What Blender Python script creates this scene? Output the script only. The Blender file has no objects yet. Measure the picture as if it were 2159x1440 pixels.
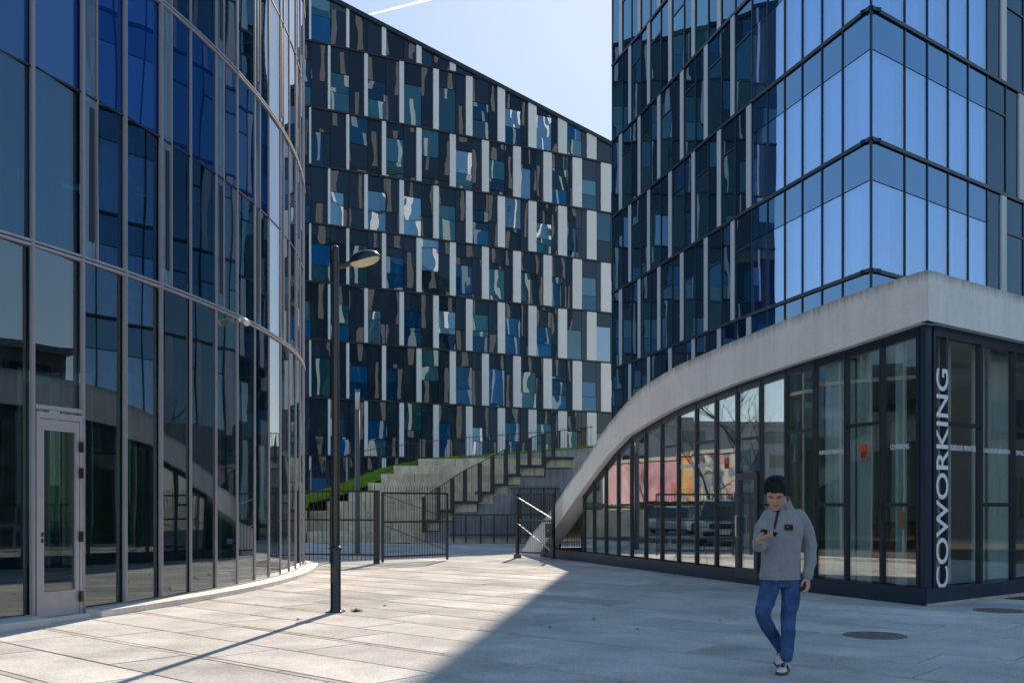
import bpy, bmesh, math, random
from mathutils import Vector, Matrix, Euler

# ------------------------------------------------------------------ camera, sky, sun, exposure
S = bpy.context.scene
COL = S.collection
RAD = math.radians
F = 35.0 / 36.0 * 2159          # focal length in photo pixels
HC, VH, CX = 1.5, 1065.0, 1080.0
cam_data = bpy.data.cameras.new('camera')
cam_data.lens = 35.0
cam_data.sensor_width = 36.0
cam_data.shift_y = (VH - 720.0) / 2159.0
cam_data.clip_start = 0.1
cam_data.clip_end = 12000.0
cam = bpy.data.objects.new('camera', cam_data)
cam.location = (0, 0, HC)
cam.rotation_euler = (RAD(90), 0, 0)
COL.objects.link(cam)
S.camera = cam

SUN_AZ, SUN_EL = RAD(8.5), RAD(34.5)
world = bpy.data.worlds.new('World')
S.world = world
world.use_nodes = True
wn = world.node_tree
wn.nodes.clear()
w_out = wn.nodes.new('ShaderNodeOutputWorld')
w_bg = wn.nodes.new('ShaderNodeBackground')
w_sky = wn.nodes.new('ShaderNodeTexSky')
w_sky.sky_type = 'NISHITA'
w_sky.sun_disc = False
w_sky.sun_elevation = SUN_EL
w_sky.sun_rotation = SUN_AZ
w_sky.altitude = 150.0
w_sky.air_density = 1.0
w_sky.dust_density = 0.28
w_sky.ozone_density = 2.5
w_bg.inputs['Strength'].default_value = 0.135
w_gam = wn.nodes.new('ShaderNodeGamma')          # softens the sky's own contrast a little
w_gam.inputs['Gamma'].default_value = 0.35
w_hsv = wn.nodes.new('ShaderNodeHueSaturation')
w_hsv.inputs['Saturation'].default_value = 1.95
wn.links.new(w_sky.outputs[0], w_gam.inputs[0])
wn.links.new(w_gam.outputs[0], w_hsv.inputs['Color'])
wn.links.new(w_hsv.outputs[0], w_bg.inputs[0])
wn.links.new(w_bg.outputs[0], w_out.inputs[0])

sun_data = bpy.data.lights.new('sun', 'SUN')
sun_data.energy = 2.4
sun_data.angle = RAD(0.5)
sun_data.color = (1.0, 0.85, 0.68)
sun = bpy.data.objects.new('sun', sun_data)
sun_dir = Vector((math.sin(SUN_AZ) * math.cos(SUN_EL), math.cos(SUN_AZ) * math.cos(SUN_EL), math.sin(SUN_EL)))
sun.rotation_euler = (-sun_dir).to_track_quat('-Z', 'Y').to_euler()
sun.location = sun_dir * 60
COL.objects.link(sun)

S.view_settings.view_transform = 'Standard'
S.view_settings.look = 'None'
S.view_settings.exposure = 1.85
S.view_settings.gamma = 1.0
S.view_settings.use_curve_mapping = False
S.render.engine = 'CYCLES'
cy = S.cycles
cy.use_denoising = True
cy.use_adaptive_sampling = False
cy.max_bounces = 10
cy.diffuse_bounces = 3
cy.glossy_bounces = 6
cy.transmission_bounces = 4
cy.transparent_max_bounces = 12
cy.caustics_reflective = True
cy.caustics_refractive = False
cy.blur_glossy = 1.0
cy.sample_clamp_indirect = 10.0
cy.sample_clamp_direct = 0.0

rnd = random.Random(11)

# ------------------------------------------------------------------ helpers
def ray(u, Y):
    """ground-plan point at depth Y seen at photo column u"""
    return Vector(((u - CX) / F * Y, Y))

def zat(v, Y):
    return HC + (VH - v) / F * Y

def at(u, v, Y):
    return Vector(((u - CX) / F * Y, Y, zat(v, Y)))

def gnd(u, v, z=0.0):
    Y = F * (HC - z) / (v - VH)
    return Vector(((u - CX) / F * Y, Y, z))

def hit(u, pts):
    """first crossing of photo column u with a plan polyline"""
    k = (u - CX) / F
    for a, b in zip(pts, pts[1:]):
        fa, fb = a[0] - k * a[1], b[0] - k * b[1]
        if fa == 0: return Vector(a[:2])
        if fa * fb <= 0 and fa != fb:
            t = fa / (fa - fb)
            return Vector((a[0] + (b[0] - a[0]) * t, a[1] + (b[1] - a[1]) * t))
    a, b = (pts[-2], pts[-1]) if abs(pts[-1][0] - k * pts[-1][1]) < abs(pts[0][0] - k * pts[0][1]) else (pts[1], pts[0])
    fa, fb = a[0] - k * a[1], b[0] - k * b[1]
    t = fa / (fa - fb)
    return Vector((a[0] + (b[0] - a[0]) * t, a[1] + (b[1] - a[1]) * t))

def lerp_table(tab, x):
    tab = sorted(tab)
    if x <= tab[0][0]: return tab[0][1]
    for (x0, y0), (x1, y1) in zip(tab, tab[1:]):
        if x <= x1:
            t = (x - x0) / (x1 - x0)
            return y0 + (y1 - y0) * t
    return tab[-1][1]

def tag(o, label=None, cat=None, group=None, kind=None):
    if label: o['label'] = label
    if cat: o['category'] = cat
    if group: o['group'] = group
    if kind: o['kind'] = kind
    return o

WM = {}
def place(o, parent=None, M=None):
    M = M if M is not None else Matrix.Identity(4)
    COL.objects.link(o)
    if parent is not None:
        o.parent = parent
        o.matrix_parent_inverse = WM[parent.name].inverted()
    o.matrix_basis = M
    WM[o.name] = M
    return o

def empty(name, loc, label=None, cat=None, group=None, kind=None):
    o = bpy.data.objects.new(name, None)
    o.empty_display_size = 0.3
    place(o, None, Matrix.Translation(Vector(loc)))
    return tag(o, label, cat, group, kind)

def sub_empty(name, parent, loc):
    o = bpy.data.objects.new(name, None)
    return place(o, parent, Matrix.Translation(Vector(loc)))

class MB:
    def __init__(self): self.v, self.f = [], []
    def add(self, vs, fs):
        n = len(self.v)
        self.v += [tuple(p) for p in vs]
        self.f += [tuple(i + n for i in f) for f in fs]
        return self
    def box(self, x0, x1, y0, y1, z0, z1):
        return self.add([(x0,y0,z0),(x1,y0,z0),(x1,y1,z0),(x0,y1,z0),(x0,y0,z1),(x1,y0,z1),(x1,y1,z1),(x0,y1,z1)],
            [(0,3,2,1),(4,5,6,7),(0,1,5,4),(1,2,6,5),(2,3,7,6),(3,0,4,7)])
    def obox(self, c, ax, ay, az):
        """box about centre c with half-axis vectors"""
        c, ax, ay, az = Vector(c), Vector(ax), Vector(ay), Vector(az)
        vs = [c + sx*ax + sy*ay + sz*az for sz in (-1,1) for sx, sy in ((-1,-1),(1,-1),(1,1),(-1,1))]
        return self.add(vs, [(0,3,2,1),(4,5,6,7),(0,1,5,4),(1,2,6,5),(2,3,7,6),(3,0,4,7)])
    def seg(self, a, b, w, d, up=(0,0,1)):
        """bar of section w x d from a to b"""
        a, b = Vector(a), Vector(b)
        t = (b - a)
        L = t.length
        t /= L
        up = Vector(up)
        s = t.cross(up)
        if s.length < 1e-4: s = t.cross(Vector((1,0,0)))
        s.normalize()
        q = s.cross(t)
        return self.obox((a + b) / 2, t * L / 2, s * w / 2, q * d / 2)
    def tube(self, pts, r, n=8, cap=True):
        pts = [Vector(p) for p in pts]
        rs = r if isinstance(r, (list, tuple)) else [r] * len(pts)
        rings = []
        side = None
        for i, p in enumerate(pts):
            t = (pts[min(i+1, len(pts)-1)] - pts[max(i-1, 0)]).normalized()
            if side is None:
                side = t.cross(Vector((0,0,1)))
                if side.length < 1e-3: side = t.cross(Vector((1,0,0)))
            side = (side - t * side.dot(t)).normalized()
            up = t.cross(side)
            rings.append([p + (side*math.cos(2*math.pi*k/n) + up*math.sin(2*math.pi*k/n)) * rs[i] for k in range(n)])
        return self.rings(rings, cap)
    def rings(self, rings, cap=True):
        n = len(rings[0])
        vs = [p for r in rings for p in r]
        fs = []
        for i in range(len(rings) - 1):
            for k in range(n):
                k2 = (k + 1) % n
                fs.append((i*n+k, i*n+k2, (i+1)*n+k2, (i+1)*n+k))
        if cap:
            fs.append(tuple(range(n))[::-1])
            fs.append(tuple((len(rings)-1)*n + k for k in range(n)))
        return self.add(vs, fs)
    def prism(self, poly, z0, z1):
        n = len(poly)
        vs = [(p[0], p[1], z0) for p in poly] + [(p[0], p[1], z1) for p in poly]
        fs = [tuple(range(n))[::-1], tuple(range(n, 2*n))] + [(i, (i+1) % n, n + (i+1) % n, n + i) for i in range(n)]
        return self.add(vs, fs)
    def lathe(self, prof, c, n=20):
        c = Vector(c)
        rings = [[c + Vector((r*math.cos(2*math.pi*k/n), r*math.sin(2*math.pi*k/n), z)) for k in range(n)] for r, z in prof]
        return self.rings(rings, True)
    def mesh(self, name, m=None, smooth=False):
        me = bpy.data.meshes.new(name)
        me.from_pydata(self.v, [], self.f)
        bm = bmesh.new(); bm.from_mesh(me)
        bmesh.ops.recalc_face_normals(bm, faces=bm.faces[:])
        bm.to_mesh(me); bm.free()
        if m: me.materials.append(m)
        if smooth:
            me.polygons.foreach_set('use_smooth', [True] * len(me.polygons))
        me.update()
        return me
    def build(self, name, m=None, parent=None, smooth=False, M=None):
        return place(bpy.data.objects.new(name, self.mesh(name, m, smooth)), parent, M)

def smooth_by_angle(o, deg=40):
    me = o.data
    bm = bmesh.new(); bm.from_mesh(me)
    for f in bm.faces: f.smooth = True
    for e in bm.edges:
        e.smooth = not (len(e.link_faces) == 2 and e.calc_face_angle(0) > RAD(deg))
    bm.to_mesh(me); bm.free()
    return o

def bevel_mesh(me, w, seg=1, ang=30):
    bm = bmesh.new(); bm.from_mesh(me)
    es = [e for e in bm.edges if len(e.link_faces) == 2 and e.calc_face_angle(0) > RAD(ang)]
    bmesh.ops.bevel(bm, geom=es, offset=w, segments=seg, affect='EDGES', profile=0.7)
    bm.to_mesh(me); bm.free()
    return me

UNITS = {}
def unit(m):
    if m.name not in UNITS:
        UNITS[m.name] = MB().box(0, 1, 0, 1, 0, 1).mesh('panel', m)
    return UNITS[m.name]

def panel(name, m, parent, a, b, z0, z1, out=0.0, t=0.03, tilt=0.0, trim=0.0, yaw=0.0):
    """flat upright piece from plan point a to plan point b; its outer face is out beyond the line ab and it is t thick"""
    a, b = Vector(a[:2]), Vector(b[:2])
    d = b - a
    L = d.length
    d = d / L
    n = Vector((d.y, -d.x))           # outward: to the right of a->b
    a = a + d * trim
    L -= 2 * trim
    o3 = Vector((a.x, a.y, 0)) + Vector((n.x, n.y, 0)) * (out - t) + Vector((0, 0, z0))
    M = Matrix(((d.x * L, n.x * t, 0, o3.x), (d.y * L, n.y * t, 0, o3.y), (0, 0, z1 - z0, o3.z), (0, 0, 0, 1)))
    if tilt or yaw:
        c = Vector((a.x + d.x*L/2, a.y + d.y*L/2, (z0+z1)/2))
        R = Matrix.Rotation(yaw + rnd.gauss(0, tilt), 4, 'Z') @ Matrix.Rotation(rnd.gauss(0, tilt*0.7), 4, Vector((d.x, d.y, 0)))
        M = Matrix.Translation(c) @ R @ Matrix.Translation(-c) @ M
    return place(bpy.data.objects.new(name, unit(m)), parent, M)

# ------------------------------------------------------------------ materials
def new_mat(name):
    m = bpy.data.materials.new(name)
    m.use_nodes = True
    m.node_tree.nodes.clear()
    return m, m.node_tree

def N(nt, typ, **kw):
    n = nt.nodes.new(typ)
    for k, v in kw.items():
        if k in n.inputs: n.inputs[k].default_value = v
        else: setattr(n, k, v)
    return n

def coords(nt, per_object=True, space='world'):
    if space == 'world':
        src = N(nt, 'ShaderNodeNewGeometry').outputs['Position']
    else:
        src = N(nt, 'ShaderNodeTexCoord').outputs['Object']
    if not per_object: return src
    oi = N(nt, 'ShaderNodeObjectInfo')
    mul = N(nt, 'ShaderNodeVectorMath', operation='SCALE'); mul.inputs['Scale'].default_value = 1.0
    comb = N(nt, 'ShaderNodeCombineXYZ')
    m1 = N(nt, 'ShaderNodeMath', operation='MULTIPLY'); m1.inputs[1].default_value = 91.7
    nt.links.new(oi.outputs['Random'], m1.inputs[0])
    for i in range(3): nt.links.new(m1.outputs[0], comb.inputs[i])
    add = N(nt, 'ShaderNodeVectorMath', operation='ADD')
    nt.links.new(src, add.inputs[0]); nt.links.new(comb.outputs[0], add.inputs[1])
    return add.outputs[0]

def noise(nt, vec, scale, detail=3.0, rough=0.55, stretch=None):
    if stretch:
        mp = N(nt, 'ShaderNodeMapping'); mp.inputs['Scale'].default_value = stretch
        nt.links.new(vec, mp.inputs['Vector']); vec = mp.outputs[0]
    t = N(nt, 'ShaderNodeTexNoise')
    t.inputs['Scale'].default_value = scale
    t.inputs['Detail'].default_value = detail
    t.inputs['Roughness'].default_value = rough
    nt.links.new(vec, t.inputs['Vector'])
    return t.outputs['Fac']

def ramp(nt, fac, stops):
    r = N(nt, 'ShaderNodeValToRGB')
    els = r.color_ramp.elements
    while len(els) < len(stops): els.new(0.5)
    for e, (p, c) in zip(els, stops):
        e.position = p
        e.color = (c[0], c[1], c[2], 1) if hasattr(c, '__len__') else (c, c, c, 1)
    nt.links.new(fac, r.inputs[0])
    return r.outputs[0]

def mixc(nt, fac, a, b, mode='MIX'):
    m = N(nt, 'ShaderNodeMix', data_type='RGBA', blend_type=mode)
    if isinstance(fac, (int, float)): m.inputs[0].default_value = fac
    else: nt.links.new(fac, m.inputs[0])
    for i, c in ((6, a), (7, b)):
        if isinstance(c, tuple): m.inputs[i].default_value = (c[0], c[1], c[2], 1)
        else: nt.links.new(c, m.inputs[i])
    return m.outputs[2]

def surface(name, col, rough=0.6, var=0.12, scale=3.0, metal=0.0, spec=0.4, bump=0.0, bump_scale=40.0, obj_var=0.0, diffuse=False, stretch=None, streak=0.0, space='world', speck=0.0, coat=0.0, sheen=0.0, patch=0.0, spots=0.0, drip=0.0):
    m, nt = new_mat(name)
    out = N(nt, 'ShaderNodeOutputMaterial')
    vec = coords(nt, obj_var > 0, space)
    c = col
    if var:
        f = noise(nt, vec, scale, 4.0, 0.6, stretch)
        lo = tuple(x * (1 - var) for x in col); hi = tuple(min(1, x * (1 + var)) for x in col)
        c = ramp(nt, f, [(0.3, lo), (0.7, hi)])
    if speck:
        f2 = noise(nt, vec, 55.0, 2.0, 0.7)
        sp = ramp(nt, f2, [(0.35, 1 - speck), (0.6, 1 + speck * 0.4)])
        c = mixc(nt, 1.0, c, sp, 'MULTIPLY')
    if streak:
        f3 = noise(nt, vec, 1.0, 3.0, 0.6, (7, 7, 0.5))
        sp = ramp(nt, f3, [(0.45, 1.0), (0.75, 1 - streak)])
        c = mixc(nt, 1.0, c, sp, 'MULTIPLY')
    if patch:
        wv = coords(nt, False)
        f4 = noise(nt, wv, 0.45, 5.0, 0.65)
        c = mixc(nt, 1.0, c, ramp(nt, f4, [(0.35, 1 - patch), (0.62, 1 + patch * 0.5)]), 'MULTIPLY')
    if drip:
        # run-off stains hanging from the top edge
        at_ = N(nt, 'ShaderNodeAttribute', attribute_name='top')
        wv = coords(nt, False)
        f5 = noise(nt, wv, 1.0, 4.0, 0.7, (5, 5, 0.25))
        f6 = noise(nt, wv, 1.0, 3.0, 0.6, (16, 16, 0.4))
        sm = N(nt, 'ShaderNodeMath', operation='ADD'); nt.links.new(f5, sm.inputs[0]); nt.links.new(f6, sm.inputs[1])
        pw2 = N(nt, 'ShaderNodeMath', operation='POWER'); pw2.inputs[1].default_value = 3.0
        nt.links.new(at_.outputs['Fac'], pw2.inputs[0])
        ml_ = N(nt, 'ShaderNodeMath', operation='MULTIPLY'); nt.links.new(sm.outputs[0], ml_.inputs[0]); nt.links.new(pw2.outputs[0], ml_.inputs[1])
        c = mixc(nt, 1.0, c, ramp(nt, ml_.outputs[0], [(0.50, 1.0), (1.05, 1 - drip)]), 'MULTIPLY')
    if spots:
        wv = coords(nt, False)
        vo = N(nt, 'ShaderNodeTexVoronoi'); vo.inputs['Scale'].default_value = 2.3
        nt.links.new(wv, vo.inputs['Vector'])
        c = mixc(nt, 1.0, c, ramp(nt, vo.outputs['Distance'], [(0.035, 1 - spots), (0.06, 1.0)]), 'MULTIPLY')
    if obj_var:
        oi = N(nt, 'ShaderNodeObjectInfo')
        v = ramp(nt, oi.outputs['Random'], [(0.0, 1 - obj_var), (1.0, 1 + obj_var)])
        c = mixc(nt, 1.0, c, v, 'MULTIPLY')
    if diffuse:
        b = N(nt, 'ShaderNodeBsdfDiffuse'); b.inputs['Roughness'].default_value = 0.0
        ci = b.inputs['Color']
    else:
        b = N(nt, 'ShaderNodeBsdfPrincipled')
        b.inputs['Roughness'].default_value = rough
        b.inputs['Metallic'].default_value = metal
        b.inputs['Specular IOR Level'].default_value = spec
        b.inputs['Coat Weight'].default_value = coat
        b.inputs['Sheen Weight'].default_value = sheen
        ci = b.inputs['Base Color']
    if isinstance(c, tuple): ci.default_value = (c[0], c[1], c[2], 1)
    else: nt.links.new(c, ci)
    if bump:
        bn = N(nt, 'ShaderNodeBump'); bn.inputs['Strength'].default_value = 1.0; bn.inputs['Distance'].default_value = bump
        nt.links.new(noise(nt, vec, bump_scale, 3.0), bn.inputs['Height'])
        nt.links.new(bn.outputs[0], b.inputs['Normal'])
    nt.links.new(b.outputs[0], out.inputs[0])
    return m

def glass(name, ior, refl=(1, 1, 1), behind=(0.02, 0.05, 0.08), see=False, wave=0.006, wscale=0.9, rough=0.0, bvar=0.3):
    m, nt = new_mat(name)
    out = N(nt, 'ShaderNodeOutputMaterial')
    vec = coords(nt, True)
    bn = N(nt, 'ShaderNodeBump'); bn.inputs['Strength'].default_value = 1.0; bn.inputs['Distance'].default_value = wave
    nt.links.new(noise(nt, vec, wscale, 1.2, 0.4, (1, 1, 0.55)), bn.inputs['Height'])
    g = N(nt, 'ShaderNodeBsdfGlossy'); g.inputs['Roughness'].default_value = rough
    g.inputs['Color'].default_value = (*refl, 1)
    nt.links.new(bn.outputs[0], g.inputs['Normal'])
    # Schlick reflectance from the facing angle, the same on both faces of the pane
    f0 = ((ior - 1) / (ior + 1)) ** 2
    lw = N(nt, 'ShaderNodeLayerWeight'); lw.inputs['Blend'].default_value = 0.5
    pw = N(nt, 'ShaderNodeMath', operation='POWER'); pw.inputs[1].default_value = 5.0
    fr = N(nt, 'ShaderNodeMath', operation='MULTIPLY_ADD'); fr.inputs[1].default_value = 1 - f0; fr.inputs[2].default_value = f0
    nt.links.new(lw.outputs['Facing'], pw.inputs[0]); nt.links.new(pw.outputs[0], fr.inputs[0])
    if see:
        b = N(nt, 'ShaderNodeBsdfTransparent'); b.inputs['Color'].default_value = (*behind, 1)
    else:
        b = N(nt, 'ShaderNodeBsdfDiffuse')
        oi = N(nt, 'ShaderNodeObjectInfo')
        v = ramp(nt, oi.outputs['Random'], [(0.0, tuple(x * (1 - bvar) for x in behind)), (1.0, tuple(x * (1 + bvar) for x in behind))])
        nt.links.new(v, b.inputs['Color'])
    mx = N(nt, 'ShaderNodeMixShader')
    nt.links.new(fr.outputs[0], mx.inputs[0])
    gout = g.outputs[0]
    nt.links.new(b.outputs[0], mx.inputs[1]); nt.links.new(gout, mx.inputs[2])
    nt.links.new(mx.outputs[0], out.inputs[0])
    return m

MAT = {}
# ------------------------------------------------------------------ palette
M_SLAB = surface('slab_stone', (0.50, 0.485, 0.465), var=0.14, scale=1.3, obj_var=0.15, diffuse=True, speck=0.26, patch=0.20, spots=0.45)
M_STRIP = surface('strip_stone', (0.47, 0.43, 0.39), var=0.16, scale=4.0, obj_var=0.14, diffuse=True, speck=0.2)
M_JOINT = surface('joint_sand', (0.10, 0.085, 0.07), var=0.3, scale=9.0, diffuse=True)
M_FAR = surface('far_ground', (0.42, 0.385, 0.34), var=0.12, scale=0.4, diffuse=True, speck=0.1)
M_KERB = surface('kerb_stone', (0.62, 0.58, 0.53), rough=0.5, var=0.10, scale=5.0, obj_var=0.06, speck=0.08)
M_ALU = surface('aluminium', (0.37, 0.345, 0.375), rough=0.42, metal=0.2, var=0.05, scale=6.0)
M_ALU_DARK = surface('gasket', (0.02, 0.022, 0.03), rough=0.5, var=0.0)
M_FRAME = surface('dark_frame', (0.012, 0.020, 0.034), rough=0.35, var=0.06, scale=3.0, spec=0.5)
M_NAVY = surface('plinth_metal', (0.010, 0.028, 0.055), rough=0.38, var=0.10, scale=2.0, spec=0.5)
M_WHITE = surface('white_panel', (0.70, 0.72, 0.72), rough=0.45, var=0.03, scale=0.6, obj_var=0.06)
M_FINR = surface('grey_fin', (0.50, 0.52, 0.56), rough=0.45, var=0.04, scale=0.8, obj_var=0.06)
M_CONC = surface('ribbon_concrete', (0.82, 0.79, 0.755), rough=0.8, var=0.07, scale=1.4, streak=0.10, speck=0.09, bump=0.003, bump_scale=30, drip=0.5)
M_CONC2 = surface('step_concrete', (0.72, 0.60, 0.43), rough=0.85, var=0.22, scale=1.8, streak=0.28, obj_var=0.12, speck=0.12, bump=0.004, bump_scale=25)
M_CONC3 = surface('wall_concrete', (0.38, 0.38, 0.38), rough=0.85, var=0.22, scale=1.2, streak=0.45, speck=0.1)
M_BEIGE = surface('beige_concrete', (0.66, 0.57, 0.38), rough=0.85, var=0.2, scale=3.0, streak=0.35, obj_var=0.1)
M_BLACK = surface('black_paint', (0.012, 0.013, 0.017), rough=0.32, var=0.0, spec=0.5, coat=0.3)
M_IRON = surface('iron_paint', (0.022, 0.024, 0.030), rough=0.45, var=0.1, scale=8.0, spec=0.5)
M_STEEL = surface('galvanised', (0.62, 0.62, 0.64), rough=0.35, metal=0.8, var=0.08, scale=12.0)
M_GREY = surface('grey_paint', (0.10, 0.105, 0.115), rough=0.4, var=0.08, scale=6.0)
M_RED = surface('sticker_red', (0.62, 0.07, 0.03), rough=0.5, var=0.0)
M_LET = surface('letter_white', (0.80, 0.82, 0.86), rough=0.5, var=0.0)
M_ROOM = surface('room_wall', (0.24, 0.25, 0.24), rough=0.9, var=0.1, scale=0.7)
M_ROOMF = surface('room_floor', (0.13, 0.12, 0.11), rough=0.7, var=0.1, scale=1.0)
M_COLUMN = surface('room_column', (0.38, 0.46, 0.42), rough=0.8, var=0.05, scale=1.0)
M_CURT = surface('curtain_cloth', (0.80, 0.83, 0.79), rough=0.9, var=0.06, scale=2.0, stretch=(6, 6, 0.4))
M_CORE = surface('core_wall', (0.03, 0.035, 0.045), rough=0.8, var=0.1, scale=0.5)

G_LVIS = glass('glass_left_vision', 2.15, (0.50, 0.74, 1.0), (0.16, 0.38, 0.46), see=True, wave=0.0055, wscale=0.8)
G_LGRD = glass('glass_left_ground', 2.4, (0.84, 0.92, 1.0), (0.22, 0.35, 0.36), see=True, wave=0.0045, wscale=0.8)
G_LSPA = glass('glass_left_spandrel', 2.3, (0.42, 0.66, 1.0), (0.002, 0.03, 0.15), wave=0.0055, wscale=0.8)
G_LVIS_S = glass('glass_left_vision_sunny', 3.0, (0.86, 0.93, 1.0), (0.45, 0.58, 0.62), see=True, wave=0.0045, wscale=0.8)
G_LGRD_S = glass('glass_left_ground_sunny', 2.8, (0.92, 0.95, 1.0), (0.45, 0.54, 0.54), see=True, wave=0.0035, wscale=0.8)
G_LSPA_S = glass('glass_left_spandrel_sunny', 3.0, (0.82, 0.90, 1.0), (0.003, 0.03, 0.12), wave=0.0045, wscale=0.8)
G_LNAR = glass('glass_left_narrow', 1.8, (0.9, 0.95, 1.0), (0.12, 0.19, 0.26), wave=0.006, wscale=1.0)
G_RVIS = glass('glass_right_vision', 6.5, (0.56, 0.73, 1.0), (0.76, 0.86, 0.98), see=True, wave=0.0016, wscale=0.7)
G_RSPA = glass('glass_right_spandrel', 5.0, (0.40, 0.60, 0.86), (0.01, 0.045, 0.11), wave=0.0014, wscale=0.7)
G_RDR2 = glass('glass_right_side_dark', 1.9, (0.6, 0.8, 1.0), (0.004, 0.012, 0.024), wave=0.004, wscale=0.9)
G_RDRK = glass('glass_right_dark', 3.2, (0.50, 0.76, 1.0), (0.003, 0.010, 0.022), wave=0.004, wscale=0.9)
G_RWIN = glass('glass_right_window', 3.4, (0.55, 0.80, 1.0), (0.008, 0.040, 0.045), wave=0.005, wscale=0.9, bvar=0.6)
G_BDRK = glass('glass_back_dark', 1.65, (0.85, 0.92, 1.0), (0.018, 0.028, 0.044), wave=0.007, wscale=0.8)
G_BWIN = glass('glass_back_window', 2.2, (0.6, 0.82, 1.0), (0.003, 0.055, 0.15), wave=0.014, wscale=0.7, bvar=0.95)
G_BTEA = glass('glass_back_teal', 2.5, (0.7, 0.9, 1.0), (0.014, 0.065, 0.085), wave=0.014, wscale=0.7, bvar=0.9)
G_BSKY = glass('glass_back_bright', 4.2, (0.78, 0.88, 1.0), (0.10, 0.20, 0.30), wave=0.018, wscale=0.8, bvar=0.5)
G_POD = glass('glass_podium', 2.7, (0.97, 0.98, 0.98), (0.84, 0.91, 0.90), see=True, wave=0.0022, wscale=0.6)
G_PODM = glass('glass_podium_mirror', 4.6, (0.97, 0.98, 1.0), (0.84, 0.91, 0.90), see=True, wave=0.0022, wscale=0.6)
G_DOOR = glass('glass_door', 2.0, (0.95, 0.97, 1.0), (0.45, 0.55, 0.52), see=True, wave=0.002, wscale=0.6)

# ------------------------------------------------------------------ plans
def left_plan():
    """glass line of the left building as a list of bay nodes, going from the camera side round the nose"""
    step = 0.855
    R1, C1 = 21.3, Vector((-26.0, 20.3))
    pts = []
    th = RAD(-21.0 - 2.3 * 9)
    while th < RAD(12.0):
        pts.append(C1 + Vector((math.cos(th), math.sin(th))) * R1)
        th += RAD(2.3)
    def arc(c, R, th, end):
        while th < end:
            pts.append(c + Vector((math.cos(th), math.sin(th))) * R)
            th += step / R
        return th
    t1 = th - RAD(2.3)
    C3 = C1 + Vector((math.cos(t1), math.sin(t1))) * (R1 - 1.7)
    arc(C3, 1.7, t1 + step / 1.7, RAD(150))
    for k in range(1, 12): pts.append(pts[-1] + (pts[-1] - pts[-2]).normalized() * step)
    return pts
L_NODES = left_plan()
L0 = 9                                            # node index of the door's left jamb

TS = 0.943
R_LEFT = [(9.05, 25.1), (7.45, 31.0), (6.22, 36.2), (5.25, 40.3), (4.15, 44.2)]
R_CORN = Vector(R_LEFT[0])
R_DIR = Vector((0.777, 0.629))
R_U_LEFT = [1837, 1777.5, 1734, 1692.5, 1655.5, 1619.5, 1587, 1552, 1523, 1495, 1468, 1444, 1419, 1395, 1373, 1353, 1333, 1314, 1292]
R_NODES_L = [hit(u, R_LEFT) for u in R_U_LEFT]
R_RIGHT = [tuple(R_CORN), tuple(R_CORN + R_DIR * 24)]
R_U_RIGHT = [1837, 1907.5, 1955, 1999, 2041, 2081, 2120, 2157]
R_NODES_R = [hit(u, R_RIGHT) for u in R_U_RIGHT]
while (R_NODES_R[-1] - R_CORN).length < 22:
    R_NODES_R.append(R_NODES_R[-1] + R_DIR * 1.05)

B0, BD = Vector((-12.1, 61.2)), Vector((0.886, 0.464)).normalized()
def bpt(s): return B0 + BD * s
def broof(s): return 33.1 - 0.267 * s

P_GLASS = [(6.20, 14.93), (5.22, 17.13), (4.41, 19.40), (3.38, 22.35), (2.14, 25.80), (0.55, 30.2), (-0.2, 32.3)]
P_CORN = Vector(P_GLASS[0])
P_U_LEFT = [1939, 1861.5, 1786.5, 1720, 1659.5, 1606, 1556, 1512, 1470, 1432, 1397, 1363, 1333, 1305, 1279, 1254, 1233]
P_NODES = [hit(u, P_GLASS) for u in P_U_LEFT]
P_RDIR = Vector((0.785, 0.62)).normalized()
PZ = 0.26                                          # glass sill of the low storey

def inside(poly, x, y):
    c = False
    for i in range(len(poly)):
        (x0, y0), (x1, y1) = poly[i][:2], poly[i-1][:2]
        if (y0 > y) != (y1 > y) and x < (x1 - x0) * (y - y0) / (y1 - y0) + x0: c = not c
    return c

# ------------------------------------------------------------------ ground and paving
g = MB()
g.add([(-2500, -2500, -0.03), (2500, -2500, -0.03), (2500, 2500, -0.03), (-2500, 2500, -0.03)], [(0, 1, 2, 3)])
tag(g.build('ground', M_FAR), kind='structure')
plaza = MB()
plaza.add([(-14, -8, -0.014), (34, -8, -0.014), (34, 40.2, -0.014), (-14, 40.2, -0.014)], [(0, 1, 2, 3)])
PLAZA = tag(plaza.build('plaza', M_JOINT), kind='structure')

l_foot = [tuple(p) for p in L_NODES] + [(-40, 30), (-40, 5)]
p_foot = [p for p in P_GLASS] + [(12, 34), tuple(P_CORN + P_RDIR * 20)]
DA = Vector((math.cos(RAD(-41)), math.sin(RAD(-41))))
DB = Vector((-DA.y, DA.x))
SL, SW, GAP, STRIP = 2.30, 0.80, 0.020, 0.085
def slab_mesh(name, l, w, m, bev=0.006):
    me = MB().box(-l/2, l/2, -w/2, w/2, -0.07, 0).mesh(name, m)
    bm = bmesh.new(); bm.from_mesh(me)
    es = [e for e in bm.edges if all(v.co.z > -0.01 for v in e.verts)]
    bmesh.ops.bevel(bm, geom=es, offset=bev, segments=1, affect='EDGES')
    bmesh.ops.delete(bm, geom=[f for f in bm.faces if f.calc_center_median().z < -0.06], context='FACES')
    bm.to_mesh(me); bm.free()
    return me
ME_SLAB = slab_mesh('slab', SL - GAP, SW - GAP, M_SLAB)
ME_STRIP = slab_mesh('edging', SL * 0.5 - GAP, STRIP - 0.012, M_STRIP, 0.003)
cands = []
b = -30.0
row = 0
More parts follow.
